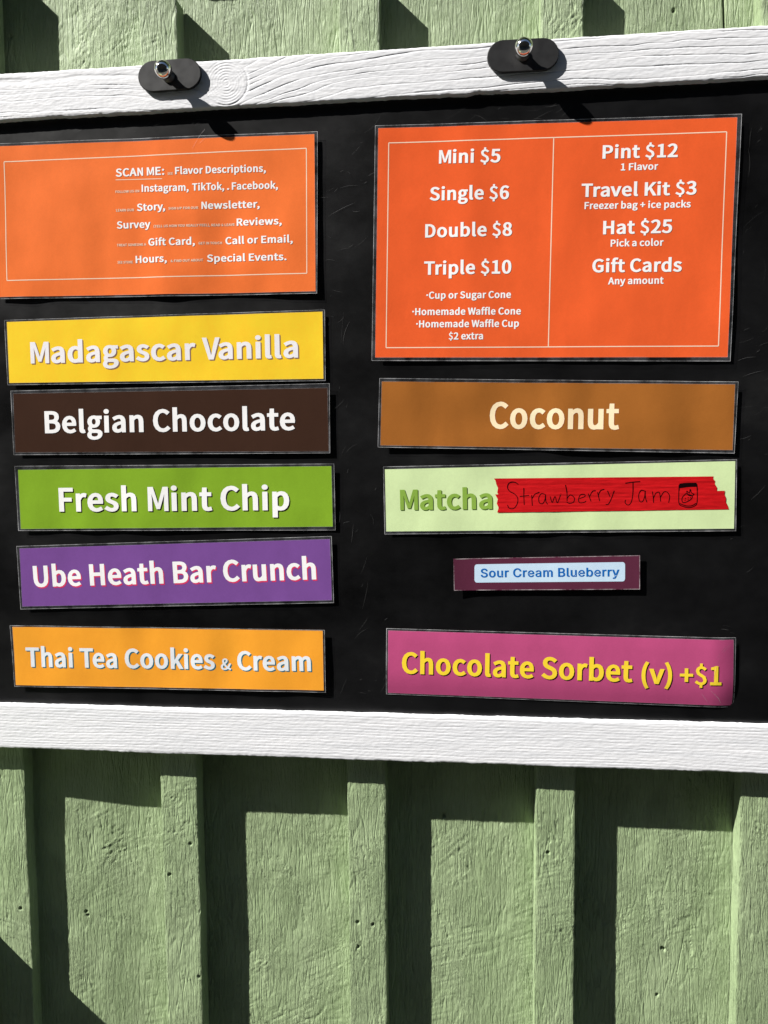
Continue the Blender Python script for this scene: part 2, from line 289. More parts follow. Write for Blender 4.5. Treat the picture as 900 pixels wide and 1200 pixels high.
GLYPH['i']['l'] = (442, [
    [273, -5, 212, 1, 158, 17, 115, 45, 84, 83, 67, 128, 61, 180, 61, 1000, 265, 1000, 265, 209, 267, 181, 270, 163, 272, 153, 271, 148, 275, 145, 288, 143, 310, 144, 366, 151, 405, 10, 323, -1],
])
GLYPH['i']['a'] = (835, [
    [314, -7, 264, -5, 216, 4, 171, 19, 130, 40, 94, 66, 65, 99, 43, 136, 30, 179, 26, 225, 29, 266, 39, 302, 56, 332, 78, 358, 105, 380, 136, 398, 168, 412, 203, 423, 239, 432, 345, 449, 453, 462, 505, 477, 506, 482, 506, 489, 507, 501, 506, 530, 501, 553, 494, 573, 485, 589, 472, 603, 456, 614, 437, 622, 413, 627, 384, 629, 355, 627, 329, 622, 307, 614, 287, 603, 270, 591, 256, 577, 244, 562, 235, 547, 215, 519, 33, 560, 71, 616, 99, 653, 132, 683, 169, 707, 209, 726, 251, 741, 295, 751, 338, 756, 382, 758, 476, 748, 512, 740, 547, 727, 580, 711, 612, 690, 640, 663, 664, 630, 682, 592, 692, 546, 696, 495, 696, 9, 510, 9, 510, 83, 519, 59, 495, 41, 468, 25, 436, 12, 399, 1, 359, -5],
    [335, 122, 372, 125, 404, 133, 431, 146, 455, 162, 473, 182, 488, 205, 499, 230, 505, 255, 508, 282, 508, 356, 521, 351, 461, 339, 398, 330, 351, 324, 275, 307, 256, 298, 241, 287, 229, 275, 221, 260, 217, 242, 215, 219, 216, 199, 221, 182, 228, 167, 238, 154, 251, 143, 267, 134, 287, 128, 310, 124],
])
GLYPH['i']['B'] = (967, [
    [76, 0, 76, 1000, 475, 1000, 545, 996, 609, 984, 665, 964, 714, 936, 754, 903, 785, 863, 807, 820, 820, 773, 825, 724, 822, 683, 813, 645, 797, 613, 777, 585, 753, 560, 690, 522, 771, 479, 802, 450, 828, 415, 848, 374, 860, 329, 864, 278, 859, 228, 846, 181, 823, 136, 790, 97, 747, 63, 695, 36, 634, 16, 563, 4, 486, 0],
    [287, 153, 480, 153, 545, 157, 591, 170, 621, 190, 641, 216, 652, 245, 656, 280, 654, 307, 648, 332, 637, 356, 622, 377, 604, 396, 581, 411, 554, 423, 524, 430, 487, 433, 287, 433],
    [287, 581, 466, 581, 497, 583, 524, 589, 548, 599, 569, 612, 586, 629, 600, 648, 610, 669, 616, 694, 618, 721, 614, 755, 603, 785, 585, 810, 560, 830, 522, 843, 470, 847, 287, 847],
])
GLYPH['i']['y'] = (835, [
    [42, -253, 90, -112, 147, -118, 167, -122, 183, -123, 196, -121, 206, -117, 215, -111, 225, -100, 235, -85, 246, -64, 257, -36, 275, 20, -27, 757, 195, 757, 365, 321, 407, 192, 460, 39, 305, 39, 358, 192, 400, 321, 571, 757, 791, 757, 440, -95, 423, -131, 402, -164, 379, -193, 353, -217, 323, -237, 291, -253, 256, -264, 219, -270, 180, -272, 120, -268],
])
GLYPH['i']['S'] = (948, [
    [440, -17, 365, -13, 296, -1, 234, 19, 178, 47, 130, 81, 91, 122, 61, 170, 42, 221, 27, 302, 241, 302, 252, 251, 261, 225, 275, 202, 293, 183, 315, 167, 342, 155, 372, 145, 405, 140, 440, 138, 479, 140, 514, 147, 546, 157, 574, 171, 596, 189, 614, 209, 627, 232, 634, 257, 637, 284, 635, 308, 629, 327, 620, 344, 606, 359, 587, 373, 565, 385, 469, 418, 349, 450, 268, 476, 198, 508, 140, 549, 95, 598, 68, 656, 60, 721, 66, 778, 83, 829, 113, 876, 152, 917, 199, 951, 253, 978, 313, 997, 378, 1009, 446, 1013, 515, 1009, 580, 997, 639, 977, 692, 950, 738, 917, 776, 878, 804, 833, 823, 785, 836, 709, 630, 709, 612, 767, 596, 799, 570, 824, 534, 844, 492, 856, 442, 860, 406, 858, 374, 852, 346, 842, 321, 828, 302, 812, 287, 794, 277, 774, 271, 751, 268, 727, 271, 702, 277, 682, 288, 664, 305, 648, 326, 634, 349, 622, 430, 595, 532, 569, 628, 539, 663, 524, 697, 507, 730, 487, 761, 463, 789, 436, 812, 404, 831, 368, 841, 328, 845, 283, 839, 228, 823, 177, 795, 129, 757, 87, 710, 51, 653, 22, 589, 0, 518, -12],
])
GLYPH['i']['m'] = (1269, [
    [61, 0, 61, 757, 262, 757, 226, 653, 182, 619, 204, 656, 228, 686, 256, 712, 287, 733, 321, 749, 357, 761, 393, 768, 432, 770, 492, 764, 547, 746, 594, 716, 630, 677, 656, 632, 686, 553, 556, 553, 587, 618, 606, 651, 631, 682, 661, 708, 694, 730, 731, 747, 772, 760, 814, 768, 859, 770, 907, 767, 953, 757, 997, 741, 1037, 717, 1072, 687, 1100, 650, 1121, 607, 1133, 557, 1137, 502, 1137, 0, 932, 0, 932, 498, 928, 540, 918, 570, 902, 592, 879, 607, 853, 617, 822, 620, 797, 618, 775, 612, 756, 603, 740, 590, 727, 575, 716, 556, 708, 535, 703, 512, 701, 486, 701, 0, 497, 0, 497, 509, 493, 542, 484, 568, 468, 589, 448, 606, 422, 616, 391, 620, 370, 618, 350, 612, 330, 603, 312, 590, 297, 574, 284, 554, 274, 530, 268, 502, 265, 468, 265, 0],
])
GLYPH['i']['e'] = (864, [
    [416, -7, 342, -2, 274, 15, 212, 41, 159, 78, 114, 123, 79, 176, 53, 236, 38, 302, 33, 373, 38, 445, 53, 512, 78, 572, 112, 626, 156, 672, 208, 709, 267, 736, 333, 753, 403, 758, 448, 756, 491, 749, 534, 738, 576, 722, 615, 700, 651, 673, 684, 640, 711, 601, 734, 557, 751, 506, 760, 449, 764, 387, 764, 326, 113, 326, 113, 452, 773, 451, 578, 376, 572, 445, 565, 485, 554, 521, 538, 552, 519, 578, 497, 600, 470, 615, 440, 625, 403, 628, 367, 625, 335, 615, 307, 599, 282, 577, 261, 552, 245, 522, 233, 490, 225, 455, 223, 418, 223, 356, 226, 308, 234, 265, 248, 228, 266, 197, 288, 171, 314, 151, 345, 136, 379, 127, 418, 124, 443, 125, 466, 129, 487, 135, 506, 144, 522, 156, 537, 169, 550, 186, 560, 204, 581, 238, 763, 203, 734, 152, 712, 118, 683, 87, 649, 59, 611, 37, 568, 18, 521, 4, 470, -4],
])
GLYPH['i']['r'] = (579, [
    [61, 0, 61, 757, 261, 757, 261, 697, 211, 672, 238, 704, 276, 731, 320, 751, 368, 764, 417, 768, 452, 767, 521, 765, 521, 601, 448, 608, 407, 611, 379, 609, 355, 603, 332, 593, 313, 579, 297, 563, 283, 543, 274, 520, 268, 495, 265, 466, 265, 0],
])
GLYPH['i']['o'] = (886, [
    [407, -15, 335, -10, 268, 7, 207, 34, 153, 72, 108, 118, 72, 172, 46, 234, 30, 301, 25, 374, 30, 449, 46, 517, 72, 579, 108, 634, 153, 680, 207, 717, 268, 745, 335, 762, 407, 767, 480, 762, 548, 745, 609, 717, 663, 680, 708, 634, 744, 579, 770, 517, 786, 449, 791, 374, 786, 301, 770, 234, 744, 172, 708, 118, 663, 72, 609, 34, 548, 7, 480, -10],
    [407, 133, 446, 137, 479, 147, 506, 165, 529, 189, 549, 217, 564, 251, 576, 290, 583, 331, 585, 374, 583, 419, 576, 460, 564, 499, 549, 533, 529, 562, 505, 586, 478, 604, 446, 615, 407, 619, 369, 615, 338, 604, 311, 586, 288, 563, 268, 533, 252, 499, 241, 460, 234, 419, 231, 374, 234, 331, 241, 290, 252, 251, 268, 217, 288, 189, 311, 165, 338, 147, 369, 137],
])
GLYPH['i']['b'] = (904, [
    [452, -15, 403, -13, 358, -4, 320, 9, 288, 27, 261, 46, 238, 67, 262, 71, 258, 0, 61, 0, 61, 1000, 265, 1000, 265, 682, 239, 687, 260, 706, 286, 725, 318, 742, 356, 756, 401, 764, 451, 767, 518, 762, 581, 745, 638, 718, 689, 681, 731, 636, 765, 581, 790, 520, 804, 451, 809, 377, 804, 302, 790, 234, 765, 172, 732, 117, 690, 71, 639, 34, 582, 6, 519, -10],
    [433, 134, 468, 137, 498, 147, 524, 164, 546, 187, 566, 216, 582, 250, 593, 289, 600, 332, 603, 378, 601, 424, 593, 466, 582, 504, 566, 538, 547, 566, 525, 589, 499, 605, 469, 615, 433, 619, 397, 615, 367, 606, 342, 590, 319, 568, 300, 541, 285, 508, 273, 469, 266, 426, 264, 378, 266, 330, 273, 286, 285, 247, 301, 213, 320, 185, 343, 163, 369, 147, 398, 137],
])
GLYPH['i']['C'] = (1073, [
    [525, -13, 435, -6, 351, 15, 273, 50, 204, 98, 146, 158, 99, 229, 64, 310, 44, 400, 37, 499, 44, 599, 64, 689, 99, 771, 146, 842, 204, 901, 273, 950, 351, 985, 435, 1006, 525, 1013, 579, 1010, 632, 1003, 682, 991, 730, 973, 775, 951, 816, 925, 854, 894, 888, 858, 916, 819, 940, 776, 958, 730, 982, 653, 771, 653, 754, 700, 743, 727, 730, 750, 715, 772, 697, 791, 678, 808, 656, 822, 633, 834, 608, 843, 581, 850, 554, 854, 526, 855, 474, 850, 427, 837, 383, 814, 345, 783, 312, 744, 284, 695, 263, 639, 250, 573, 245, 499, 250, 426, 263, 361, 284, 304, 312, 256, 345, 216, 384, 185, 427, 163, 474, 150, 526, 145, 554, 146, 581, 150, 608, 157, 633, 167, 656, 178, 678, 193, 697, 209, 715, 228, 730, 250, 743, 274, 754, 300, 771, 347, 982, 347, 959, 271, 941, 224, 917, 181, 888, 142, 855, 107, 817, 76, 776, 49, 731, 27, 683, 10, 632, -3, 580, -10],
])
GLYPH['i'][' '] = (389, [
])
# positions on the board and wall, millimetres (x, z)
DATA = {}
DATA['S'] = []
DATA['S'].append({'key': 'scan', 'col': 'orange_pale', 'paper': [[-410.1, 269.2], [-129.0, 265.5], [-129.7, 137.0], [-413.7, 140.6]], 'lam': [[-412.3, 271.5], [-126.2, 267.4], [-128.5, 135.2], [-416.2, 138.9]], 'texts': [
    ['SCAN ME:', [-302.3, 238.6], [-259.0, 238.3], 6.79, 'white', ['ink_brown', 0.28, 0.3], 's'],
    ['SEE', [-256.2, 238.1], [-251.4, 238.1], 2.04, 'tiny', ['ink_brown', 0.16, 0.16], 's'],
    ['Flavor Descriptions,', [-249.5, 238.3], [-170.7, 236.8], 6.01, 'white', ['ink_brown', 0.28, 0.3], 's'],
    ['FOLLOW US ON', [-302.9, 225.1], [-281.6, 224.9], 2.06, 'tiny', ['ink_brown', 0.16, 0.16], 's'],
    ['Instagram,', [-279.5, 225.0], [-237.9, 224.2], 6.08, 'white', ['ink_brown', 0.28, 0.3], 's'],
    ['TikTok,', [-234.9, 224.1], [-206.9, 223.7], 6.04, 'white', ['ink_brown', 0.28, 0.3], 's'],
    ['.', [-204.6, 223.6], [-202.6, 223.5], 6.03, 'white', ['ink_brown', 0.28, 0.3], 's'],
    ['Facebook,', [-200.3, 223.4], [-160.6, 222.7], 6.01, 'white', ['ink_brown', 0.28, 0.3], 's'],
    ['LEARN OUR', [-302.9, 209.6], [-286.7, 209.3], 2.07, 'tiny', ['ink_brown', 0.16, 0.16], 's'],
    ['Story,', [-284.3, 209.2], [-258.8, 209.0], 6.11, 'white', ['ink_brown', 0.28, 0.3], 's'],
    ['SIGN UP FOR OUR', [-256.0, 209.1], [-229.7, 208.7], 2.05, 'tiny', ['ink_brown', 0.16, 0.16], 's'],
    ['Newsletter,', [-227.0, 208.5], [-176.5, 207.8], 6.05, 'white', ['ink_brown', 0.28, 0.3], 's'],
    ['Survey', [-302.9, 195.2], [-272.4, 194.9], 6.15, 'white', ['ink_brown', 0.28, 0.3], 's'],
    ['(TELL US HOW YOU REALLY FEEL), READ & LEAVE', [-269.6, 194.7], [-198.6, 193.8], 2.06, 'tiny', ['ink_brown', 0.16, 0.16], 's'],
    ['Reviews,', [-196.9, 193.6], [-157.7, 193.1], 6.04, 'white', ['ink_brown', 0.28, 0.3], 's'],
    ['TREAT SOMEONE A', [-303.4, 180.4], [-276.9, 180.1], 2.08, 'tiny', ['ink_brown', 0.16, 0.16], 's'],
    ['Gift Card,', [-274.9, 179.8], [-233.5, 179.2], 6.14, 'white', ['ink_brown', 0.28, 0.3], 's'],
    ['GET IN TOUCH', [-230.4, 179.2], [-210.1, 179.1], 2.06, 'tiny', ['ink_brown', 0.16, 0.16], 's'],
    ['Call or Email,', [-207.2, 178.7], [-148.5, 177.9], 6.06, 'white', ['ink_brown', 0.28, 0.3], 's'],
    ['SEE STORE', [-303.4, 165.9], [-289.6, 165.7], 2.09, 'tiny', ['ink_brown', 0.16, 0.16], 's'],
    ['Hours,', [-287.0, 165.7], [-258.6, 165.6], 6.17, 'white', ['ink_brown', 0.28, 0.3], 's'],
    ['& FIND OUT ABOUT', [-255.3, 165.2], [-226.7, 165.1], 2.07, 'tiny', ['ink_brown', 0.16, 0.16], 's'],
    ['Special Events.', [-223.5, 164.5], [-154.1, 163.5], 6.09, 'white', ['ink_brown', 0.28, 0.3], 's'],
], 'lines': [[[-402.9, 255.8], [-135.9, 254.3], 0.8], [[-135.9, 254.3], [-137.0, 152.1], 0.8], [[-404.7, 154.5], [-137.0, 152.1], 0.8], [[-402.9, 255.8], [-404.7, 154.5], 0.8], [[-302.4, 236.1], [-261.1, 235.2], 0.58]]})
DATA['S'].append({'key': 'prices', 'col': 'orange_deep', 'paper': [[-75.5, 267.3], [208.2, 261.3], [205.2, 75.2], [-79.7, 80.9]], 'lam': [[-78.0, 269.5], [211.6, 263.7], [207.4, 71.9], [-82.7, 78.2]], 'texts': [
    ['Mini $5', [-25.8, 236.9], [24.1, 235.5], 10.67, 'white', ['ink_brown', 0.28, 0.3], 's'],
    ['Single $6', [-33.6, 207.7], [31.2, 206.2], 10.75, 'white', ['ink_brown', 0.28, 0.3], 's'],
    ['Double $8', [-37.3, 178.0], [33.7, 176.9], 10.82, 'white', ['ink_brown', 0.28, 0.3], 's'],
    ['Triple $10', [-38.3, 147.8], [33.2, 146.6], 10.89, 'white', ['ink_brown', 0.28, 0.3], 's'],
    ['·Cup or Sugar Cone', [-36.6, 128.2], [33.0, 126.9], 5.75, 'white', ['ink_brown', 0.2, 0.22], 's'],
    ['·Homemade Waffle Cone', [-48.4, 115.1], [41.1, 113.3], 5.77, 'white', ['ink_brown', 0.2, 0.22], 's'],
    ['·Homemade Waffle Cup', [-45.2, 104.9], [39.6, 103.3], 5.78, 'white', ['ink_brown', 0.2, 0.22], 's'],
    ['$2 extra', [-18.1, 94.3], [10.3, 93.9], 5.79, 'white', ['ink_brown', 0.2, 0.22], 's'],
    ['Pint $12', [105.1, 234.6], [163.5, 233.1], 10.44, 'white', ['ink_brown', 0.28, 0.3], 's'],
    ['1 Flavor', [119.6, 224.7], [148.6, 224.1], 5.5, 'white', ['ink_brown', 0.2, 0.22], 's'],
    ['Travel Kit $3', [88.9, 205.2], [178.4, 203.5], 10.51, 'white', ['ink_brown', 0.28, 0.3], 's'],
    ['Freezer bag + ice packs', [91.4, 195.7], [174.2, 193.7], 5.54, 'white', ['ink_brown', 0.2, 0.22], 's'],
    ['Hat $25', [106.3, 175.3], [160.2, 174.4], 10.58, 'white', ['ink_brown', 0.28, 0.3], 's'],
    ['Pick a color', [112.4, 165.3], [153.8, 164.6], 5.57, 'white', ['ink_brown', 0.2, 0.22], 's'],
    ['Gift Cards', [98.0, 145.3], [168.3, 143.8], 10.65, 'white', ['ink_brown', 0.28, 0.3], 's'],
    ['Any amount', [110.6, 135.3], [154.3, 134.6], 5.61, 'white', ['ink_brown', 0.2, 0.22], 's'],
], 'lines': [[[-66.9, 255.2], [200.4, 250.6], 0.8], [[200.4, 250.6], [197.9, 84.2], 0.8], [[-70.4, 88.8], [197.9, 84.2], 0.8], [[-66.9, 255.2], [-70.4, 88.8], 0.8], [[66.6, 252.4], [63.5, 86.7], 0.8]]})
DATA['S'].append({'key': 'vanilla', 'col': 'yellow', 'paper': [[-406.8, 118.8], [-124.2, 120.2], [-124.2, 64.0], [-406.9, 65.4]], 'lam': [[-409.1, 120.4], [-122.2, 121.7], [-122.4, 62.3], [-408.6, 63.6]], 'texts': [
    ['Madagascar Vanilla', [-385.8, 82.0], [-145.7, 82.2], 18.66, 'pearl', ['ink_mauve', 0.95, 0.95], 's'],
], 'lines': []})
DATA['S'].append({'key': 'belgian', 'col': 'brown', 'paper': [[-403.8, 56.1], [-120.6, 56.4], [-120.2, 2.5], [-404.0, 3.8]], 'lam': [[-406.0, 58.5], [-118.9, 60.0], [-119.2, 1.0], [-405.5, 1.7]], 'texts': [
    ['Belgian Chocolate', [-375.2, 20.6], [-149.2, 20.9], 19.49, 'white', ['ink_black', 0.7, 0.5], 's'],
], 'lines': []})
DATA['S'].append({'key': 'mint', 'col': 'green', 'paper': [[-402.0, -11.6], [-118.2, -10.0], [-117.7, -62.0], [-401.7, -64.7]], 'lam': [[-404.9, -8.2], [-115.8, -8.0], [-115.3, -65.1], [-404.0, -66.3]], 'texts': [
    ['Fresh Mint Chip', [-364.8, -49.1], [-155.3, -47.8], 21.27, 'white', ['ink_black', 1.0, 1.0], 's'],
], 'lines': []})
DATA['S'].append({'key': 'ube', 'col': 'purple', 'paper': [[-403.7, -82.3], [-120.3, -72.7], [-119.3, -125.9], [-403.3, -135.1]], 'lam': [[-406.5, -80.2], [-118.8, -70.2], [-117.6, -128.2], [-405.0, -137.7]], 'texts': [
    ['Ube Heath Bar Crunch', [-391.3, -117.3], [-132.7, -107.9], 19.22, 'white', ['ink_pink', 0.95, 1.2], 's'],
], 'lines': []})
DATA['S'].append({'key': 'thai', 'col': 'amber', 'paper': [[-413.2, -153.8], [-127.6, -152.7], [-127.4, -205.6], [-412.5, -207.7]], 'lam': [[-415.5, -152.4], [-125.9, -152.0], [-125.7, -207.4], [-413.8, -209.0]], 'texts': [
    ['Thai Tea Cookies', [-401.7, -190.5], [-224.8, -189.1], 17.9, 'mist', ['ink_teal', 1.0, 0.9], 's'],
    ['&', [-219.6, -189.5], [-210.2, -189.4], 10.36, 'mist', ['ink_teal', 1.0, 0.9], 's'],
    ['Cream', [-204.7, -189.5], [-138.3, -188.6], 17.21, 'mist', ['ink_teal', 1.0, 0.9], 's'],
], 'lines': []})
DATA['S'].append({'key': 'coconut', 'col': 'caramel', 'paper': [[-74.3, 60.8], [211.3, 53.5], [210.6, 0.7], [-75.9, 7.2]], 'lam': [[-76.2, 63.6], [213.8, 55.5], [212.1, -1.9], [-78.1, 5.6]], 'texts': [
    ['Coconut', [15.7, 20.3], [120.9, 18.4], 22.05, 'cream', ['ink_rust', 0.35, 0.2], 's'],
], 'lines': []})
DATA['S'].append({'key': 'matcha', 'col': 'pale_green', 'paper': [[-72.3, -13.1], [213.0, -8.1], [213.2, -63.0], [-71.6, -66.1]], 'lam': [[-73.7, -10.8], [214.2, -6.7], [214.7, -64.9], [-73.0, -68.5]], 'texts': [
    ['Matcha', [-59.4, -47.8], [18.2, -46.9], 17.31, 'leaf', ['ink_moss', 0.75, 0.75], 's'],
], 'lines': []})
DATA['S'].append({'key': 'blueberry', 'col': 'plum', 'paper': [[-14.5, -89.1], [139.2, -85.3], [139.6, -113.8], [-14.0, -116.3]], 'lam': None, 'texts': [
], 'lines': []})
DATA['S'].append({'key': 'sorbet', 'col': 'raspberry', 'paper': [[-70.6, -151.8], [215.3, -154.9], [215.9, -210.7], [-71.4, -207.1]], 'lam': [[-72.1, -149.9], [217.1, -153.0], [217.3, -212.4], [-72.9, -208.3]], 'texts': [
    ['Chocolate Sorbet', [-59.0, -189.0], [134.4, -191.9], 18.86, 'lemon', ['ink_black', 0.8, 0.8], 's'],
    ['(v)', [141.5, -192.8], [166.2, -192.9], 17.01, 'lemon', ['ink_black', 0.8, 0.8], 's'],
    ['+$1', [172.4, -192.9], [205.8, -192.8], 16.19, 'lemon', ['ink_black', 0.8, 0.8], 's'],
], 'lines': []})
DATA['tape'] = {'up': [[19.4, -21.3], [196.2, -20.4], [195.9, -22.3], [197.6, -24.4], [197.3, -26.8], [199.1, -29.3], [198.9, -33.8], [23.9, -36.2], [22.2, -32.9], [22.9, -29.4], [21.4, -26.1], [20.7, -22.9]], 'low': [[20.5, -34.6], [205.3, -32.1], [204.9, -34.8], [206.2, -38.0], [206.0, -41.1], [207.7, -44.2], [208.8, -47.2], [22.2, -49.8], [23.4, -45.8], [21.8, -42.2], [22.7, -38.7]]}
DATA['pen'] = [
    [[39.4, -26.2], [37.4, -24.7], [34.4, -24.2], [31.5, -25.6], [30.7, -29.1], [32.7, -32.1], [36.8, -34.5], [39.2, -38.1], [38.6, -42.9], [35.7, -46.4], [32.1, -46.1], [30.7, -43.4]],
    [[44.1, -29.2], [44.2, -36.3], [44.5, -43.5]],
    [[40.9, -36.3], [48.5, -35.5]],
    [[50.6, -35.1], [50.9, -39.9], [51.2, -44.1]],
    [[51.1, -38.1], [53.2, -34.6], [56.9, -32.8]],
    [[61.4, -34.6], [58.5, -34.2], [56.5, -37.5], [57.0, -41.7], [59.7, -42.3], [61.6, -38.7], [62.0, -34.6], [62.3, -40.5], [63.8, -42.9]],
    [[65.8, -36.4], [67.5, -41.4], [69.8, -36.4], [71.7, -41.7], [74.7, -34.0]],
    [[78.2, -26.9], [79.5, -34.0], [79.6, -41.7]],
    [[79.5, -38.2], [82.3, -35.2], [85.5, -37.6], [84.9, -41.1], [81.8, -42.3], [79.8, -41.4]],
    [[89.8, -38.2], [94.1, -36.4], [93.3, -34.7], [90.4, -35.2], [89.0, -38.8], [89.9, -41.7], [93.9, -41.2], [95.0, -40.2]],
    [[96.7, -34.1], [99.1, -40.6]],
    [[97.9, -36.4], [100.1, -32.3], [102.8, -31.7]],
    [[104.2, -32.9], [106.0, -40.2]],
    [[104.8, -35.9], [106.5, -31.8], [109.6, -30.6]],
    [[112.2, -31.8], [114.3, -36.7]],
    [[117.6, -31.8], [115.7, -37.7], [113.2, -42.7], [110.9, -43.1]],
    [[126.4, -25.6], [132.1, -24.8], [138.3, -24.3]],
    [[132.6, -25.1], [132.6, -35.3], [131.2, -41.8], [128.9, -43.6], [126.6, -41.8], [126.9, -39.4]],
    [[141.8, -31.9], [139.0, -31.6], [137.3, -35.9], [138.3, -40.6], [140.6, -40.6], [142.1, -36.5], [142.4, -31.9], [142.8, -37.7], [144.0, -41.5]],
    [[148.1, -32.5], [148.9, -37.1], [149.3, -41.8]],
    [[149.0, -38.3], [150.9, -34.0], [153.4, -33.1], [154.3, -36.0], [154.8, -40.7]],
    [[154.7, -37.2], [157.1, -33.1], [159.9, -33.1], [161.9, -36.6], [161.2, -41.8]],
    [[169.2, -27.1], [169.1, -37.8], [169.7, -43.0], [173.1, -45.0], [178.2, -45.7], [182.1, -44.2], [183.5, -41.9], [183.7, -35.5], [183.2, -26.8]],
    [[169.4, -26.5], [174.4, -25.9], [182.8, -25.8]],
    [[169.7, -29.4], [176.2, -28.5], [183.0, -28.3]],
    [[170.0, -42.4], [174.8, -44.3], [179.3, -44.3], [182.8, -42.2]],
    [[174.6, -34.3], [171.8, -37.8], [172.2, -41.3], [174.9, -41.3], [178.6, -39.2], [179.8, -36.4], [177.4, -35.2], [174.6, -34.3]],
    [[175.9, -35.2], [175.4, -32.2], [177.4, -33.8], [178.0, -30.8], [179.1, -33.7], [181.1, -34.9], [179.1, -36.2], [176.3, -35.7]],
    [[174.2, -37.8], [174.7, -38.5]],
    [[176.3, -37.2], [176.7, -37.9]],
    [[173.8, -39.5], [174.4, -40.0]],
    [[176.4, -39.2], [176.8, -39.6]],
    [[178.2, -37.3], [178.5, -38.0]],
]
DATA['lid'] = [[169.4, -26.5], [174.4, -25.9], [183.0, -25.8], [183.1, -28.3], [176.2, -28.6], [169.6, -29.5]]
DATA['blue'] = {'quad': [[3.3, -93.8], [127.3, -91.0], [127.5, -107.2], [3.3, -109.4]], 'text': ['Sour Cream Blueberry', [8.5, -104.9], [122.9, -103.0], 7.5, 'ink_blue', None, 'i']}
DATA['holes'] = {'plank': [[-367.0, -436.2], [-365.4, -439.6], [-413.0, 378.6], [165.1, 359.7], [169.9, -441.6], [171.4, -443.1], [-24.2, -328.2], [166.2, -485.8]], 'batten': [[-424.2, -427.3], [-101.5, -422.0], [-87.6, -423.6], [-101.0, -445.3], [67.1, -348.5], [-276.3, -386.2], [-255.9, -355.9], [-251.1, -483.6]]}
DATA['patch'] = {'plank': [[-371.2, 375.2], [-331.0, 387.2], [-344.4, 348.0], [-308.2, 364.0], [-332.9, -365.7], [-341.8, -378.8], [-193.6, -480.2], [-144.8, -506.4], [-161.4, -520.3], [113.7, -476.5]], 'batten': [[-271.0, -314.5], [74.5, 347.6], [82.7, 343.8], [-274.3, -347.0]]}
DATA['other'] = {'ring': [[-154.7, -511.3]], 'knot2': [[-271.0, -314.5]], 'railknot': [[-202.5, 309.6]], 'chip': [[9.3, 291.0]]}
MM = 0.001
def lin(r, g, b):
    f = lambda c: (c / 255 / 12.92) if c <= 10 else ((c / 255 + 0.055) / 1.055) ** 2.4
    return (f(r), f(g), f(b), 1.0)
def tag(o, label=None, cat=None, group=None, kind=None):
    if label: o['label'] = label
    if cat: o['category'] = cat
    if group: o['group'] = group
    if kind: o['kind'] = kind
    return o
def empty(name, loc):
    o = bpy.data.objects.new(name, None); o.empty_display_size = 0.02; o.location = loc; col.objects.link(o); return o
def mesh_np(name, V, polys, mat, parent=None, smooth=True, mats=None, midx=None):
    """V (n,3) world metres; polys list of (k,4) / (k,3) index arrays."""
    me = bpy.data.meshes.new(name)
    V = np.asarray(V, np.float32).reshape(-1, 3)
    me.vertices.add(len(V)); me.vertices.foreach_set('co', V.ravel())
    polys = [np.asarray(p, np.int32) for p in polys if len(p)]
    nl = sum(p.size for p in polys); nf = sum(len(p) for p in polys)
    me.loops.add(nl); me.polygons.add(nf)
    me.loops.foreach_set('vertex_index', np.concatenate([p.ravel() for p in polys]))
    tot = np.concatenate([np.full(len(p), p.shape[1], np.int32) for p in polys])
    st = np.concatenate([[0], np.cumsum(tot)[:-1]]).astype(np.int32)
    me.polygons.foreach_set('loop_start', st); me.polygons.foreach_set('loop_total', tot)
    me.polygons.foreach_set('use_smooth', np.full(nf, smooth, bool))
    for m in (mats or [mat]): me.materials.append(m)
    if midx is not None: me.polygons.foreach_set('material_index', np.asarray(midx, np.int32))
    me.update(calc_edges=True); me.validate()
    o = bpy.data.objects.new(name, me); col.objects.link(o)
    if parent is not None:
        o.parent = parent; o.matrix_parent_inverse = Matrix.Translation(-parent.location)
    return o
_rs = np.random.RandomState(11)
_LAT = _rs.rand(16, 256, 256).astype(np.float32)
def vnoise(x, z, seed=0):
    L = _LAT[seed % 16]
    x = np.asarray(x, np.float64) + 37.7 * (seed // 16) + 1000; z = np.asarray(z, np.float64) + 1000
    xi = np.floor(x).astype(int); zi = np.floor(z).astype(int); fx = x - xi; fz = z - zi
    fx = fx * fx * (3 - 2 * fx); fz = fz * fz * (3 - 2 * fz)
    a = L[zi & 255, xi & 255]; b = L[zi & 255, (xi + 1) & 255]; c = L[(zi + 1) & 255, xi & 255]; d = L[(zi + 1) & 255, (xi + 1) & 255]
    return ((a * (1 - fx) + b * fx) * (1 - fz) + (c * (1 - fx) + d * fx) * fz) * 2 - 1
def sstep(a, b, x):
    t = np.clip((x - a) / (b - a), 0, 1); return t * t * (3 - 2 * t)
def grid_quads(nz, nx, base=0):
    i, j = np.meshgrid(np.arange(nz - 1), np.arange(nx - 1), indexing='ij'); a = (i * nx + j).ravel() + base
    return np.stack([a, a + 1, a + nx + 1, a + nx], 1)
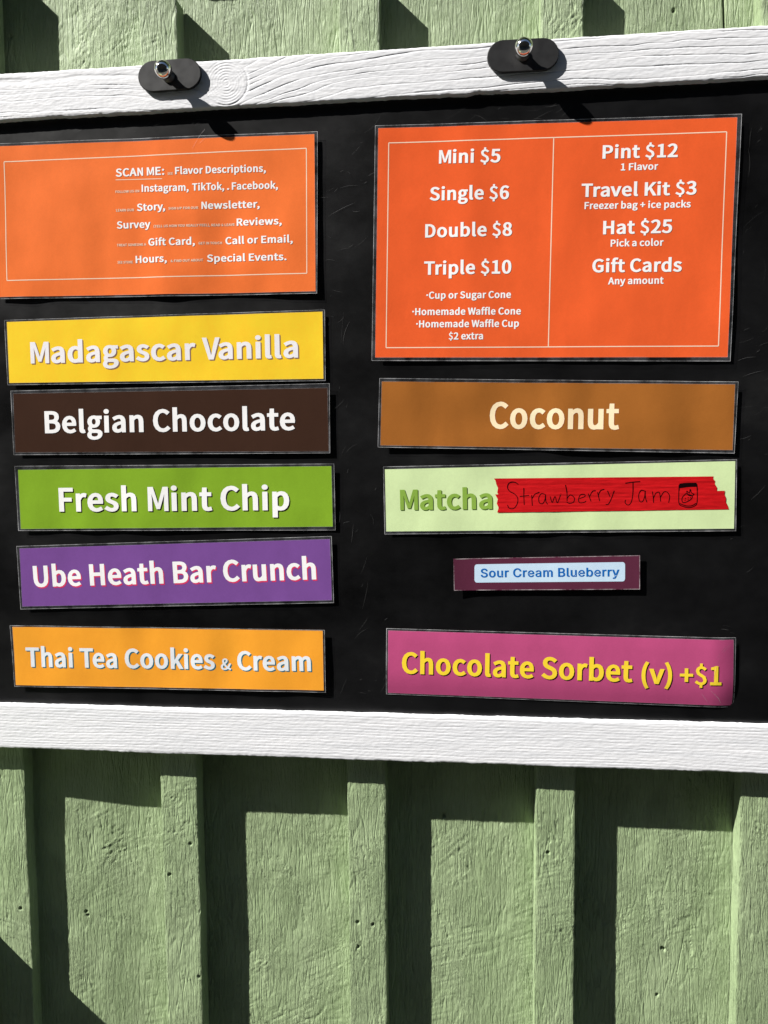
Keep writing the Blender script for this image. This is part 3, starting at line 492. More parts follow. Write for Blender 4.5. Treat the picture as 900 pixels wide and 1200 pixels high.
def slab(name, X, Zg, yf, h, thick, mat, parent, axis_back=1.0):
    """A sheet of depth: X, Zg, h are (nz,nx) arrays in mm; front at y=yf-h, sides run back by thick (mm)."""
    nz, nx = X.shape
    F = np.stack([X * MM, (yf - h) * MM, Zg * MM + Z0], -1).reshape(-1, 3)
    per = np.concatenate([np.arange(nx), np.arange(1, nz) * nx + nx - 1, (nz - 1) * nx + np.arange(nx - 2, -1, -1), np.arange(nz - 2, 0, -1) * nx])
    B = F[per].copy(); B[:, 1] = (yf + thick) * MM
    S1 = F[per].copy()
    n0 = len(F); m = len(per); V = np.concatenate([F, S1, B])
    k = np.arange(m); k2 = (k + 1) % m
    sk = np.stack([n0 + k2, n0 + k, n0 + m + k, n0 + m + k2], 1)
    c = [n0 + m + int(np.where(per == p)[0][0]) for p in (0, nx - 1, nz * nx - 1, (nz - 1) * nx)]
    back = np.array([[c[0], c[3], c[2], c[1]]])
    return mesh_np(name, V, [grid_quads(nz, nx), sk, back], mat, parent)
def box(name, x0, x1, y0, y1, z0, z1, mat, parent=None, bev=1.0):
    """plain board, mm; front at y0, chamfered front edges"""
    b = bev
    P = [(x0, y1, z0), (x1, y1, z0), (x1, y1, z1), (x0, y1, z1), (x0, y0 + b, z0), (x1, y0 + b, z0), (x1, y0 + b, z1), (x0, y0 + b, z1),
         (x0 + b, y0, z0 + b), (x1 - b, y0, z0 + b), (x1 - b, y0, z1 - b), (x0 + b, y0, z1 - b)]
    Q = [(8, 9, 10, 11), (4, 5, 9, 8), (5, 6, 10, 9), (6, 7, 11, 10), (7, 4, 8, 11), (0, 1, 5, 4), (1, 2, 6, 5), (2, 3, 7, 6), (3, 0, 4, 7), (3, 2, 1, 0)]
    V = np.array(P, float) * MM; V[:, 2] += Z0
    return mesh_np(name, V, [np.array(Q)], mat, parent, smooth=False)

# ------------------------------------------------------------------ materials
def material(name):
    m = bpy.data.materials.new(name); m.use_nodes = True
    nt = m.node_tree; b = nt.nodes['Principled BSDF']; return m, nt, b
def node(nt, t, **kw):
    n = nt.nodes.new(t)
    for k, v in kw.items():
        if k in n.inputs: n.inputs[k].default_value = v
        else: setattr(n, k, v)
    return n
def geo_pos(nt, sx=1, sy=1, sz=1, rot=0.0):
    g = node(nt, 'ShaderNodeNewGeometry'); mp = node(nt, 'ShaderNodeMapping')
    mp.inputs['Scale'].default_value = (sx, sy, sz); mp.inputs['Rotation'].default_value = (0, rot, 0)
    nt.links.new(g.outputs['Position'], mp.inputs['Vector']); return mp.outputs[0]
def ramp(nt, src, stops):
    r = node(nt, 'ShaderNodeValToRGB')
    while len(r.color_ramp.elements) < len(stops): r.color_ramp.elements.new(0.5)
    for e, (p, c) in zip(r.color_ramp.elements, stops): e.position = p; e.color = c if len(c) == 4 else (*c, 1)
    nt.links.new(src, r.inputs[0]); return r.outputs[0]
def bump(nt, src, strength, dist, prev=None):
    b = node(nt, 'ShaderNodeBump'); b.inputs['Strength'].default_value = strength; b.inputs['Distance'].default_value = dist
    nt.links.new(src, b.inputs['Height'])
    if prev is not None: nt.links.new(prev, b.inputs['Normal'])
    return b.outputs[0]
def rough_green(name, lean, fine):
    """sage paint over rough-sawn timber: blotchy colour, long torn fibres and gritty fuzz as fine relief"""
    m, nt, b = material(name); c1, c2 = lin(136, 156, 114), lin(162, 179, 140)
    n1 = node(nt, 'ShaderNodeTexNoise', Scale=1.0, Detail=5.0, Roughness=0.6); nt.links.new(geo_pos(nt, 22, 22, 7), n1.inputs['Vector'])
    n2 = node(nt, 'ShaderNodeTexNoise', Scale=1.0, Detail=3.0, Roughness=0.7); nt.links.new(geo_pos(nt, 420, 420, 90, lean), n2.inputs['Vector'])
    mx = node(nt, 'ShaderNodeMix', data_type='RGBA'); mx.inputs[0].default_value = 0.4
    nt.links.new(ramp(nt, n1.outputs[0], [(0.33, c1), (0.68, c2)]), mx.inputs[6]); nt.links.new(ramp(nt, n2.outputs[0], [(0.3, c1), (0.7, c2)]), mx.inputs[7])
    nt.links.new(mx.outputs[2], b.inputs['Base Color'])
    b.inputs['Roughness'].default_value = 0.55; b.inputs['Specular IOR Level'].default_value = 0.45
    n3 = node(nt, 'ShaderNodeTexNoise', Scale=1.0, Detail=5.0, Roughness=0.66, Distortion=0.12); nt.links.new(geo_pos(nt, 400, 400, 42, lean * 0.6), n3.inputs['Vector'])
    n4 = node(nt, 'ShaderNodeTexNoise', Scale=1.0, Detail=4.0, Roughness=0.7); nt.links.new(geo_pos(nt, 900, 900, 170, lean), n4.inputs['Vector'])
    n5 = node(nt, 'ShaderNodeTexVoronoi', Scale=1.0); n5.feature = 'DISTANCE_TO_EDGE'; nt.links.new(geo_pos(nt, 230, 230, 20, lean * 0.6), n5.inputs['Vector'])
    crack = ramp(nt, n5.outputs['Distance'], [(0.0, (0, 0, 0)), (0.09, (1, 1, 1))])
    n6 = node(nt, 'ShaderNodeTexNoise', Scale=1.0, Detail=3.0); nt.links.new(geo_pos(nt, 34, 34, 20, 0.5), n6.inputs['Vector'])
    patch = ramp(nt, n6.outputs[0], [(0.36, (0.45,) * 3), (0.62, (1.6,) * 3)])
    def scaled(src):
        q = node(nt, 'ShaderNodeMath', operation='MULTIPLY'); nt.links.new(src, q.inputs[0]); nt.links.new(patch, q.inputs[1]); return q.outputs[0]
    k = bump(nt, scaled(n3.outputs[0]), 1.0, fine); k = bump(nt, scaled(n4.outputs[0]), 1.0, fine * 0.75, k); k = bump(nt, crack, 0.8, fine * 0.36, k)
    nt.links.new(k, b.inputs['Normal']); return m
M_GREENS = [rough_green('sage_green_paint', 0.10, 0.0014), rough_green('sage_green_paint_leaning', 0.26, 0.0015), rough_green('sage_green_paint_straight', -0.06, 0.0013)]
M_GREEN_FAR = rough_green('sage_green_paint_coarse', 0.12, 0.0014)
m, nt, b = material('white_paint_on_pine'); M_WHITE = m
n1 = node(nt, 'ShaderNodeTexNoise', Scale=1.0, Detail=4.0); nt.links.new(geo_pos(nt, 10, 60, 160), n1.inputs['Vector'])
nt.links.new(ramp(nt, n1.outputs[0], [(0.3, lin(219, 220, 224)), (0.75, lin(234, 234, 237))]), b.inputs['Base Color'])
n2 = node(nt, 'ShaderNodeTexNoise', Scale=1.0, Detail=3.0); nt.links.new(geo_pos(nt, 160, 400, 1400), n2.inputs['Vector'])
nt.links.new(bump(nt, n2.outputs[0], 0.45, 0.00018), b.inputs['Normal']); b.inputs['Roughness'].default_value = 0.6
m, nt, b = material('black_panel_plastic'); M_PANEL = m
n1 = node(nt, 'ShaderNodeTexNoise', Scale=1.0, Detail=6.0, Roughness=0.65); nt.links.new(geo_pos(nt, 9, 9, 12), n1.inputs['Vector'])
nt.links.new(ramp(nt, n1.outputs[0], [(0.35, (0.0022, 0.0022, 0.0024, 1)), (0.6, (0.0055, 0.0055, 0.006, 1)), (0.8, (0.013, 0.013, 0.013, 1))]), b.inputs['Base Color'])
nt.links.new(ramp(nt, n1.outputs[0], [(0.3, (0.26,) * 3), (0.75, (0.46,) * 3)]), b.inputs['Roughness']); b.inputs['Specular IOR Level'].default_value = 0.36
n2 = node(nt, 'ShaderNodeTexNoise', Scale=900.0, Detail=2.0); g = geo_pos(nt); nt.links.new(g, n2.inputs['Vector'])
nt.links.new(bump(nt, n2.outputs[0], 0.12, 0.0001), b.inputs['Normal'])
def flat_mat(name, c, rough=0.5, spec=0.5, metal=0.0):
    m, nt, b = material(name); b.inputs['Base Color'].default_value = c
    b.inputs['Roughness'].default_value = rough; b.inputs['Specular IOR Level'].default_value = spec; b.inputs['Metallic'].default_value = metal
    n = node(nt, 'ShaderNodeTexNoise', Scale=160.0, Detail=3.0); nt.links.new(geo_pos(nt), n.inputs['Vector'])
    r = ramp(nt, n.outputs[0], [(0.3, (max(rough - 0.06, 0.02),) * 3), (0.7, (min(rough + 0.06, 1),) * 3)]); nt.links.new(r, b.inputs['Roughness'])
    return m
M_PLATE = flat_mat('black_powder_coat', (0.016, 0.016, 0.017, 1), 0.48, 0.4)
M_CHROME = flat_mat('polished_chrome', (0.80, 0.78, 0.74, 1), 0.09, 0.5, 1.0)
M_STEEL = flat_mat('dark_steel', (0.10, 0.10, 0.10, 1), 0.45, 0.5, 0.8)
M_SCRATCH = flat_mat('pale_scratch', (0.10, 0.10, 0.10, 1), 0.6)
M_DUST = flat_mat('grey_scuff', (0.045, 0.045, 0.045, 1), 0.7)
M_MAGNET = flat_mat('magnet_grey', (0.05, 0.05, 0.05, 1), 0.6)
def paper_mat(name, c, var=0.055, rough=0.24):
    """printed sheet under glossy laminate, with faint print mottling and slight ripples"""
    m, nt, b = material(name)
    n1 = node(nt, 'ShaderNodeTexNoise', Scale=1.0, Detail=5.0, Roughness=0.6); nt.links.new(geo_pos(nt, 45, 45, 30), n1.inputs['Vector'])
    lo = tuple(v * (1 - var) for v in c[:3]) + (1,); hi = tuple(min(v * (1 + var), 0.9) for v in c[:3]) + (1,)
    n2 = node(nt, 'ShaderNodeTexNoise', Scale=1.0, Detail=2.0); nt.links.new(geo_pos(nt, 700, 700, 700), n2.inputs['Vector'])
    ad = node(nt, 'ShaderNodeMix', data_type='FLOAT'); ad.inputs[0].default_value = 0.3
    nt.links.new(n1.outputs[0], ad.inputs[2]); nt.links.new(n2.outputs[0], ad.inputs[3])
    nt.links.new(ramp(nt, ad.outputs[0], [(0.35, lo), (0.65, hi)]), b.inputs['Base Color'])
    b.inputs['Roughness'].default_value = rough; b.inputs['Specular IOR Level'].default_value = 0.35
    n3 = node(nt, 'ShaderNodeTexNoise', Scale=1.0, Detail=3.0); nt.links.new(geo_pos(nt, 30, 30, 22), n3.inputs['Vector'])
    n4 = node(nt, 'ShaderNodeTexNoise', Scale=520.0, Detail=2.0); nt.links.new(geo_pos(nt), n4.inputs['Vector'])
    nt.links.new(bump(nt, n4.outputs[0], 0.06, 0.0002, bump(nt, n3.outputs[0], 0.30, 0.0012)), b.inputs['Normal']); return m
PAPER = {k: paper_mat('paper_' + k, lin(*c)) for k, c in dict(orange_pale=(238, 118, 58), orange_deep=(231, 95, 47), yellow=(252, 204, 50), brown=(60, 40, 31),
    green=(128, 166, 44), purple=(118, 76, 146), amber=(242, 160, 50), caramel=(158, 97, 42), pale_green=(208, 228, 172), plum=(90, 42, 62), raspberry=(182, 76, 122)).items()}
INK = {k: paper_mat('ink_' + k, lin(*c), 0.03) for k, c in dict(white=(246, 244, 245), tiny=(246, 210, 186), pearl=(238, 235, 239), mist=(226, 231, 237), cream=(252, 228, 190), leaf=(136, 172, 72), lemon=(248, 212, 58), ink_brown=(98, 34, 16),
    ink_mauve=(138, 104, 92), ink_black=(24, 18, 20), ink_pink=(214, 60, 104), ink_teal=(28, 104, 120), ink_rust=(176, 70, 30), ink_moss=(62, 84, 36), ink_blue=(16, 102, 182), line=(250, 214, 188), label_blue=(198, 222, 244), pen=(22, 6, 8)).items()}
def film_mat(name, base, lo, hi, sc):
    m, nt, b = material(name); out = nt.nodes['Material Output']
    b.inputs['Base Color'].default_value = base; b.inputs['Roughness'].default_value = 0.22
    tr = node(nt, 'ShaderNodeBsdfTransparent'); tr.inputs[0].default_value = (0.93, 0.93, 0.95, 1); mix = node(nt, 'ShaderNodeMixShader')
    n = node(nt, 'ShaderNodeTexNoise', Scale=1.0, Detail=4.0, Roughness=0.7); nt.links.new(geo_pos(nt, sc, sc, sc), n.inputs['Vector'])
    nt.links.new(ramp(nt, n.outputs[0], [(0.38, (lo,) * 3), (0.68, (hi,) * 3)]), mix.inputs[0])
    nt.links.new(tr.outputs[0], mix.inputs[1]); nt.links.new(b.outputs[0], mix.inputs[2]); nt.links.new(mix.outputs[0], out.inputs['Surface']); return m
M_FILM = film_mat('clear_laminate', (0.30, 0.31, 0.34, 1), 0.03, 0.20, 60)
M_RIM = film_mat('laminate_edge_glint_and_seal', (0.72, 0.72, 0.74, 1), 0.22, 0.95, 60)  # pale rim paints the edge highlight; also serves the sealed line
M_WORN_GLINT = film_mat('worn_edge_and_crease_glint', (0.70, 0.62, 0.64, 1), 0.0, 0.75, 90)  # worn white edge, and the painted crease highlights on the sorbet sign
m, nt, b = material('red_crepe_tape'); M_TAPE = m
n1 = node(nt, 'ShaderNodeTexNoise', Scale=1.0, Detail=4.0, Roughness=0.7); nt.links.new(geo_pos(nt, 90, 90, 700, 0.03), n1.inputs['Vector'])
nt.links.new(ramp(nt, n1.outputs[0], [(0.3, lin(176, 12, 18)), (0.7, lin(206, 22, 28))]), b.inputs['Base Color'])
nt.links.new(bump(nt, n1.outputs[0], 0.5, 0.0003), b.inputs['Normal']); b.inputs['Roughness'].default_value = 0.36
m, nt, b = material('ground_asphalt'); M_GROUND = m
n1 = node(nt, 'ShaderNodeTexNoise', Scale=40.0, Detail=6.0); nt.links.new(geo_pos(nt), n1.inputs['Vector'])
nt.links.new(ramp(nt, n1.outputs[0], [(0.3, (0.04, 0.042, 0.038, 1)), (0.7, (0.08, 0.08, 0.074, 1))]), b.inputs['Base Color']); b.inputs['Roughness'].default_value = 0.9

m, nt, b = material('dark_stained_timber'); M_TIMBER = m
n1 = node(nt, 'ShaderNodeTexNoise', Scale=1.0, Detail=5.0); nt.links.new(geo_pos(nt, 30, 30, 2), n1.inputs['Vector'])
nt.links.new(ramp(nt, n1.outputs[0], [(0.3, (0.035, 0.026, 0.018, 1)), (0.7, (0.075, 0.055, 0.038, 1))]), b.inputs['Base Color']); b.inputs['Roughness'].default_value = 0.8
# ------------------------------------------------------------------ ground
a = np.linspace(0, 2 * np.pi, 65)[:-1]
V = [(0, 0, 0)] + [(600 * math.cos(t), 600 * math.sin(t), 0) for t in a]
ground = mesh_np('ground', V, [np.array([(0, 1 + i, 1 + (i + 1) % 64) for i in range(64)])], M_GROUND, None, False)
tag(ground, kind='structure')

# ------------------------------------------------------------------ board-and-batten wall
wall = empty('board_and_batten_wall', (0, 0, 0))
tag(wall, 'sage green board and batten wall of rough sawn planks behind the menu board', 'wall')
FINE_Z = [(-575, -252), (268, 432)]
def zlist(z0, z1, fine, step, coarse):
    out = []; z = z0
    while z < z1 - 1e-6:
        out.append(z)
        inz = fine and any(a - 0.5 <= z < b for a, b in FINE_Z)
        if inz: z += step
        else:
            nxt = min([a for a, b in FINE_Z if a > z + 1e-6], default=1e9) if fine else 1e9
            z = min(z + coarse, nxt)
    out.append(z1); return np.array(out)
def ridge(x, z, s):
    return 1 - 2.2 * np.abs(vnoise(x, z, s))
def rough(X, Z, seed, lean, saw, amp):
    """rough-sawn relief, mm: short torn fibres along the grain, saw arcs, soft swells"""
    wx = X + lean * Z + 1.4 * vnoise(X / 7, Z / 16, seed + 8); wz = Z + 2.0 * vnoise(X / 6, Z / 9, seed + 9)
    h = 0.07 * ridge(wx / 3.0, wz / 14.0, seed) + 0.06 * ridge((wx + 0.2 * Z) / 1.9, wz / 7.0, seed + 1) + 0.05 * vnoise(X / 1.2, Z / 3.4, seed + 2)
    h += 0.07 * vnoise(wx / 6.0, Z / 40.0, seed + 3) + 0.14 * vnoise(X / 17.0, Z / 60.0, seed + 4)
    cs = 1 / math.sqrt(1 + saw * saw); u = (X + saw * Z) * cs; v = (Z - saw * X) * cs + 0.002 * (X - X.mean()) ** 2
    msk = sstep(-0.1, 0.5, vnoise(X / 40, Z / 46, seed + 6))
    h += msk * (0.09 * vnoise(u / 22, v / 1.5, seed + 5) + 0.07 * ridge(u / 34, v / 2.6, seed + 11))
    torn = sstep(0.05, 0.55, vnoise(X / 24, Z / 32, seed + 7))
    fibre = sstep(0.40, 0.75, vnoise((wx + 0.15 * Z) / 1.05, Z / 7.5, seed + 10))
    return (h - 0.20 * fibre * (0.5 + torn)) * amp * (0.85 + 0.6 * torn)
def details(X, Z, h, holes, patches, seed):
    for (cx, cz) in patches:      # torn grain, running up to the right across the board
        q = 0.75 + 0.25 * math.sin(cx * 1.7 + cz); ca, sa = math.cos(q), math.sin(q)
        u = (X - cx) * ca + (Z - cz) * sa; v = -(X - cx) * sa + (Z - cz) * ca
        d = np.hypot(u / 1.9, v / 0.8) + 3.0 * vnoise(X / 6, Z / 6, seed + 11); k = np.exp(-(np.maximum(d, 0) / 11.0) ** 2)
        h = h + k * (0.26 * vnoise(u / 6.5, v / 1.7, seed + 9) - 0.45 * sstep(0.35, 0.7, vnoise(u / 4.5, v / 1.3, seed + 10)) + 0.16 * vnoise(X / 1.2, Z / 1.6, seed + 13))
    for (cx, cz) in holes:
        wob = 0.35 * vnoise(X / 1.2, Z / 1.2, seed + 12)
        d = np.hypot(X - cx, (Z - cz) * 0.85) + wob; h = h - 2.4 * np.exp(-(d / 1.25) ** 4)
    return h
JOINTS = [(-1950, -1950), (-1780, -1780), (-1610, -1610), (-1440, -1440), (-1270, -1270), (-1100, -1100), (-935, -935), (-768, -768), (-600, -600), (-432, -432), (-265.5, -265.5), (-92, -92), (73.5, 73.5), (237, 204.5),
          (418, 418), (585, 585), (750, 750), (915, 915), (1080, 1080), (1245, 1245), (1410, 1410), (1575, 1575), (1740, 1740)]     # (at z=-270, at z=365)
def jx(j, z):
    k = np.clip((z + 270.0) / 635.0, 0, 1); return j[0] * (1 - k) + j[1] * k
ZB, ZT = -1500.0, 1150.0
for i in range(len(JOINTS) - 1):
    ja, jb = JOINTS[i], JOINTS[i + 1]
    fine = 8 <= i <= 13
    z = zlist(ZB, ZT, fine, 1.0, 12.0 if fine else 12.0)
    nx = 170 if fine else 56
    if i in (8,): nx = 90
    if i == 13: nx = 200
    s = np.linspace(0, 1, nx)
    Zg = np.repeat(z[:, None], nx, 1)
    L = jx(ja, Zg) + 0.8; R = jx(jb, Zg) - 0.8
    X = L + (R - L) * s[None, :]
    sd = 3 * i + 1
    h = rough(X, Zg, sd, (0.10, -0.05, 0.2, 0.12, 0.0)[i % 5], (0.55, 0.35, 0.8)[i % 3], 1.0)
    h = details(X, Zg, h, DATA['holes']['plank'], DATA['patch']['plank'], sd) if fine else h
    if i == 9:     # this plank leans: proud at the foot, sunk near the top, along its left edge
        lf = 1 - sstep(-400, -300, X)
        h = h + lf * np.interp(Zg, [-500, -330, 300, 400], [5.0, 4.6, -5.0, -6.0])
    if i in (10, 11):    # saw arcs low on these two planks
        sl = 0.55 if i == 10 else 0.3; cs = 1 / math.sqrt(1 + sl * sl); u = (X + sl * Zg) * cs; v = (Zg - sl * X) * cs
        h = h + (0.15 * vnoise(u / 40, v / 1.7, 2) - 0.20 * sstep(0.45, 0.8, vnoise(u / 18, v / 1.3, 7))) * sstep(-370, -440, Zg) * sstep(-0.5, 0.2, vnoise(X / 30, Zg / 34, 3))
    if i == 10:    # round smooth knot with arcs of grain round it
        cx, cz = DATA['other']['ring'][0]; d = np.hypot(X - cx, (Z_ := (Zg - cz)) * 0.85)
        d = d + 1.5 * vnoise(X / 9, Zg / 9, 6); k = sstep(20, 16, d); h = h * (1 - 0.6 * k) - 0.5 * np.exp(-((d - 18) / 0.9) ** 2) * sstep(2, -8, Zg - cz + 3 * vnoise(X / 5, Zg / 5, 2)) + 0.05 * np.sin(d * 1.7) * k
    if i == 12: h = h + 2.0 * sstep(250, 350, Zg) * (1 - sstep(120, 200, X))
    h = h - 0.7 * np.exp(-np.minimum(X - L, R - X) / 1.0)
    slab('plank', X, Zg, 0.0, h, 17.0, M_GREENS[i % 3] if fine else M_GREEN_FAR, wall)
box('sheathing', -1950, 1740, 19.5, 30, ZB, ZT, M_GREEN_FAR, wall)
BX = [-1630, -1457, -1290, -1117, -952, -785, -617, -449, -282.2, -109.2, 56.4, 227.6, 401, 568, 733, 898, 1063, 1228, 1393, 1558]
BTOP = {7: 440, 8: 387, 9: 397.5, 10: 396, 11: 392}
for i, x0 in enumerate(BX):
    fine = 7 <= i <= 11
    for lo, hi in ((ZB, BTOP.get(i, 393)), (522.0, ZT)):
        hires = fine and lo < 0
        z = zlist(lo, hi, hires, 1.0, 15.0)
        nx = 36 if hires else 8
        Zg = np.repeat(z[:, None], nx, 1)
        wob = 0.40 * vnoise(Zg / 60.0, Zg * 0 + i, 3) + 0.16 * vnoise(Zg / 6.0, Zg * 0 + i, 4)
        wob2 = 0.40 * vnoise(Zg / 60.0, Zg * 0 + i + 9, 5) + 0.16 * vnoise(Zg / 6.0, Zg * 0 + i + 9, 6)
        L = x0 + wob; R = x0 + 33.8 + wob2
        X = L + (R - L) * np.linspace(0, 1, nx)[None, :]
        h = rough(X, Zg, 5 * i + 2, 0.08, (0.25, -0.3)[i % 2], 1.15)
        if hires:
            h = details(X, Zg, h, DATA['holes']['batten'], DATA['patch']['batten'], 5 * i)
            if i == 8:
                cx, cz = DATA['other']['knot2'][0]; d = np.hypot(X - cx, Zg - cz)
                h = h + 0.16 * np.sin(d * 2.4) * sstep(13, 8, d)
        h = h - 0.45 * np.exp(-np.minimum(X - L, R - X) / 0.5)
        slab('batten', X, Zg, -19.0, h, 17.7, M_GREENS[(i + 1) % 3] if hires else M_GREEN_FAR, wall)
box('trim_board', -1950, -267, -19, -0.6, 457, 520, M_GREEN_FAR, wall, 2.0)
box('trim_board', -265, 1740, -19, -0.6, 431, 520, M_GREEN_FAR, wall, 2.0)

box('added_eave_soffit', -2000, 1800, -298, 60, 1151, 1190, M_GREEN_FAR, wall, 2.0)  # unseen eave, added to block sky light from above
box('added_fascia', -2000, 1800, -322, -298.5, 1120, 1260, M_GREEN_FAR, wall, 2.0)
# dark building added behind the camera, out of view, to block low sky light
bld = empty('added_sky_block_building', (0, -4.4, 0))
tag(bld, 'dark timber building added out of view to block the low sky light', 'building')
for k in range(46): box('cladding_board', -9000 + k * 400, -9000 + k * 400 + 392, -4600, -4400 + (k % 2) * 14, -1500, 4400, M_TIMBER, bld, 4.0)
box('added_eave_soffit', -9200, 9600, -4900, -4050, 4401, 4560, M_TIMBER, bld, 6.0)

# serving ledge on the wall, left of the board: its end throws the slanting shadow at lower left
ledge = empty('wall_ledge', (-0.80, 0, Z0 - 0.46))
tag(ledge, 'green wooden ledge left of the board casting the slanting shadow', 'ledge')
box('ledge_top', -1200, -462, -260, -19.4, -462, -441, M_GREEN_FAR, ledge, 2.0)
for bx in (-1100, -620):
    box('bracket', bx, bx + 34, -200, -19.4, -640, -462.4, M_GREEN_FAR, ledge, 2.0)

# ------------------------------------------------------------------ menu board
board = empty('menu_board', (0, -0.026, Z0))
tag(board, 'black menu board with white painted wooden rails hung on the green wall', 'menu board')
PANEL_Y, RAIL_Y = -26.7, -32.0
XL, XR = -520.0, 430.0
xs = np.linspace(XL + 20, XR - 20, 100); zs = np.linspace(-235, 300, 60); X, Zg = np.meshgrid(xs, zs)
h = 0.25 * vnoise(X / 120, Zg / 120, 2) + 0.08 * vnoise(X / 40, Zg / 40, 3)
slab('panel', X, Zg, PANEL_Y, h, 6.4, M_PANEL, board)
def rail(name, z0, z1, seed, knot):
    xs = np.linspace(XL, XR, 1000); zs = np.linspace(0, 1, 130)
    X = np.repeat(xs[None, :], len(zs), 0); t = np.repeat(zs[:, None], len(xs), 1)
    lo = z0 + 0.28 * vnoise(X / 9.0, X * 0, seed) + 0.22 * vnoise(X / 2.5, X * 0, seed + 1) + 0.5 * vnoise(X / 60.0, X * 0, seed + 2)
    hi = z1 + 0.22 * vnoise(X / 11.0, X * 0, seed + 3) + 0.16 * vnoise(X / 2.5, X * 0, seed + 4)
    if knot:
        for (cx, w, d) in ((DATA['other']['chip'][0][0], 9, 0.9), (-4, 5, -0.5), (24, 6, 0.6)): lo = lo + d * np.exp(-((X - cx) / w) ** 2) * (1 + 0.5 * vnoise(X / 1.8, X * 0, 7))
    Z = lo + (hi - lo) * t
    if knot:
        cx, cz = DATA['other']['railknot'][0]
        dx = X - cx; dz = Z - cz
        right = np.clip(dx, 0, None); left = np.clip(-dx, 0, None)
        psi = Z + 34.0 * np.exp(-right / 58.0) * (dx > 0) + 34.0 * np.exp(-left / 30.0) * (dx <= 0) + 2.2 * vnoise(X / 45, Z / 14, 8) + 0.7 * vnoise(X / 14, Z / 8, 9) + 0.012 * (X - cx) * (dx < 0)
        r = np.hypot(dx, dz * 1.02); inside = sstep(21, 17, r + 1.2 * vnoise(X / 8, Z / 8, 10))
        psi = psi + 3.2 * vnoise(psi / 7.0, X / 400, 14); ph = psi / 5.8; fr = ph - np.floor(ph)
        ln = np.exp(-(np.minimum(fr, 1 - fr) * 5.8 / 0.34) ** 2)
        dep = 0.14 + 0.26 * sstep(-0.3, 0.5, vnoise(X / 30, Z / 6, 11))
        h = -ln * dep + 0.05 * (fr - 0.5)
        rp = r / 2.3; rf = rp - np.floor(rp)
        hk = -0.20 * np.exp(-(np.minimum(rf, 1 - rf) * 2.3 / 0.4) ** 2) - 0.45 * np.exp(-((r - 18.5) / 0.7) ** 2) * sstep(-0.2, 0.5, np.sin(np.arctan2(dz, dx) * 1.0 + 2.6) * 1.0 + 0.1)
        h = h * (1 - inside) + hk * inside
        h = h + 0.06 * vnoise(X / 7, Z / 1.6, 12) + 0.05 * vnoise(X / 2.5, Z / 1.2, 13)
    else:
        psi = Z + 1.6 * vnoise(X / 130, Z / 16, 8) + 0.5 * vnoise(X / 40, Z / 6, 9)
        sp = 2.6; ph = psi / sp; fr = ph - np.floor(ph)
        a = 0.6 + 0.4 * vnoise(X / 90, Z / 2.6, 10)
        h = -0.14 * a * np.exp(-(np.minimum(fr, 1 - fr) * sp / 0.38) ** 2) + 0.07 * (fr - 0.5) * a
        h = h + 0.06 * vnoise(X / 9, Z / 1.5, 12) + 0.05 * vnoise(X / 2.5, Z / 1.1, 13)
    h = h - 0.8 * np.exp(-np.minimum(Z - lo, hi - Z) / 0.6)
    return slab(name, X, Z, RAIL_Y, h, 12.6, M_WHITE, board)
rail('rail', 290.0, 328.3, 1, True)
rail('rail', -266.2, -225.2, 21, False)
for x0 in (XL, XR - 38.0):
    zs = np.linspace(-224.0, 289.0, 260); xs = np.linspace(x0, x0 + 38, 30); X, Zg = np.meshgrid(xs, zs)
    fr = (X + 1.5 * vnoise(X / 10, Zg / 80, 3)) / 3.1; fr = fr - np.floor(fr)
    h = -0.15 * np.exp(-(np.minimum(fr, 1 - fr) * 3.1 / 0.7) ** 2) - 0.8 * np.exp(-np.minimum(X - x0, x0 + 38 - X) / 0.6)
    slab('stile', X, Zg, RAIL_Y + 0.4, h, 12.2, M_WHITE, board)
# hairline scratches and scuffs on the panel
rnd = random.Random(5)
def ribbon(pts, w, Yf, V, Q, taper=False):
    """flat pen/scratch stroke; pts in mm (x,z)"""
    p = np.array(pts, float); n = len(p); d = np.gradient(p, axis=0); d /= np.maximum(np.hypot(d[:, 0], d[:, 1]), 1e-6)[:, None]
    nn = np.stack([-d[:, 1], d[:, 0]], 1); ww = np.full(n, w / 2.0)
    if taper: ww = ww * (0.25 + 0.75 * np.sin(np.linspace(0, np.pi, n)))
    b = len(V)
    for k in range(n):
        for s in (1, -1):
            x, z = p[k] + s * nn[k] * ww[k]; V.append((x * MM, Yf(x, z) * MM, z * MM + Z0))
    for k in range(n - 1): Q.append((b + 2 * k + 1, b + 2 * k + 3, b + 2 * k + 2, b + 2 * k))
V1, Q1, V2, Q2 = [], [], [], []
spots = [(-100, 215, 22, 55), (-125, 170, 20, 60), (222, 200, 14, 70), (225, 40, 12, 60), (-440, 20, 12, 120), (-95, -120, 25, 90), (-20, -55, 90, 30), (215, -100, 14, 90), (-250, -100, 120, 10), (-110, 60, 15, 80), (20, 272, 60, 8), (-300, 280, 120, 6), (170, 25, 50, 20), (-60, -205, 160, 10), (-450, -150, 8, 80)]
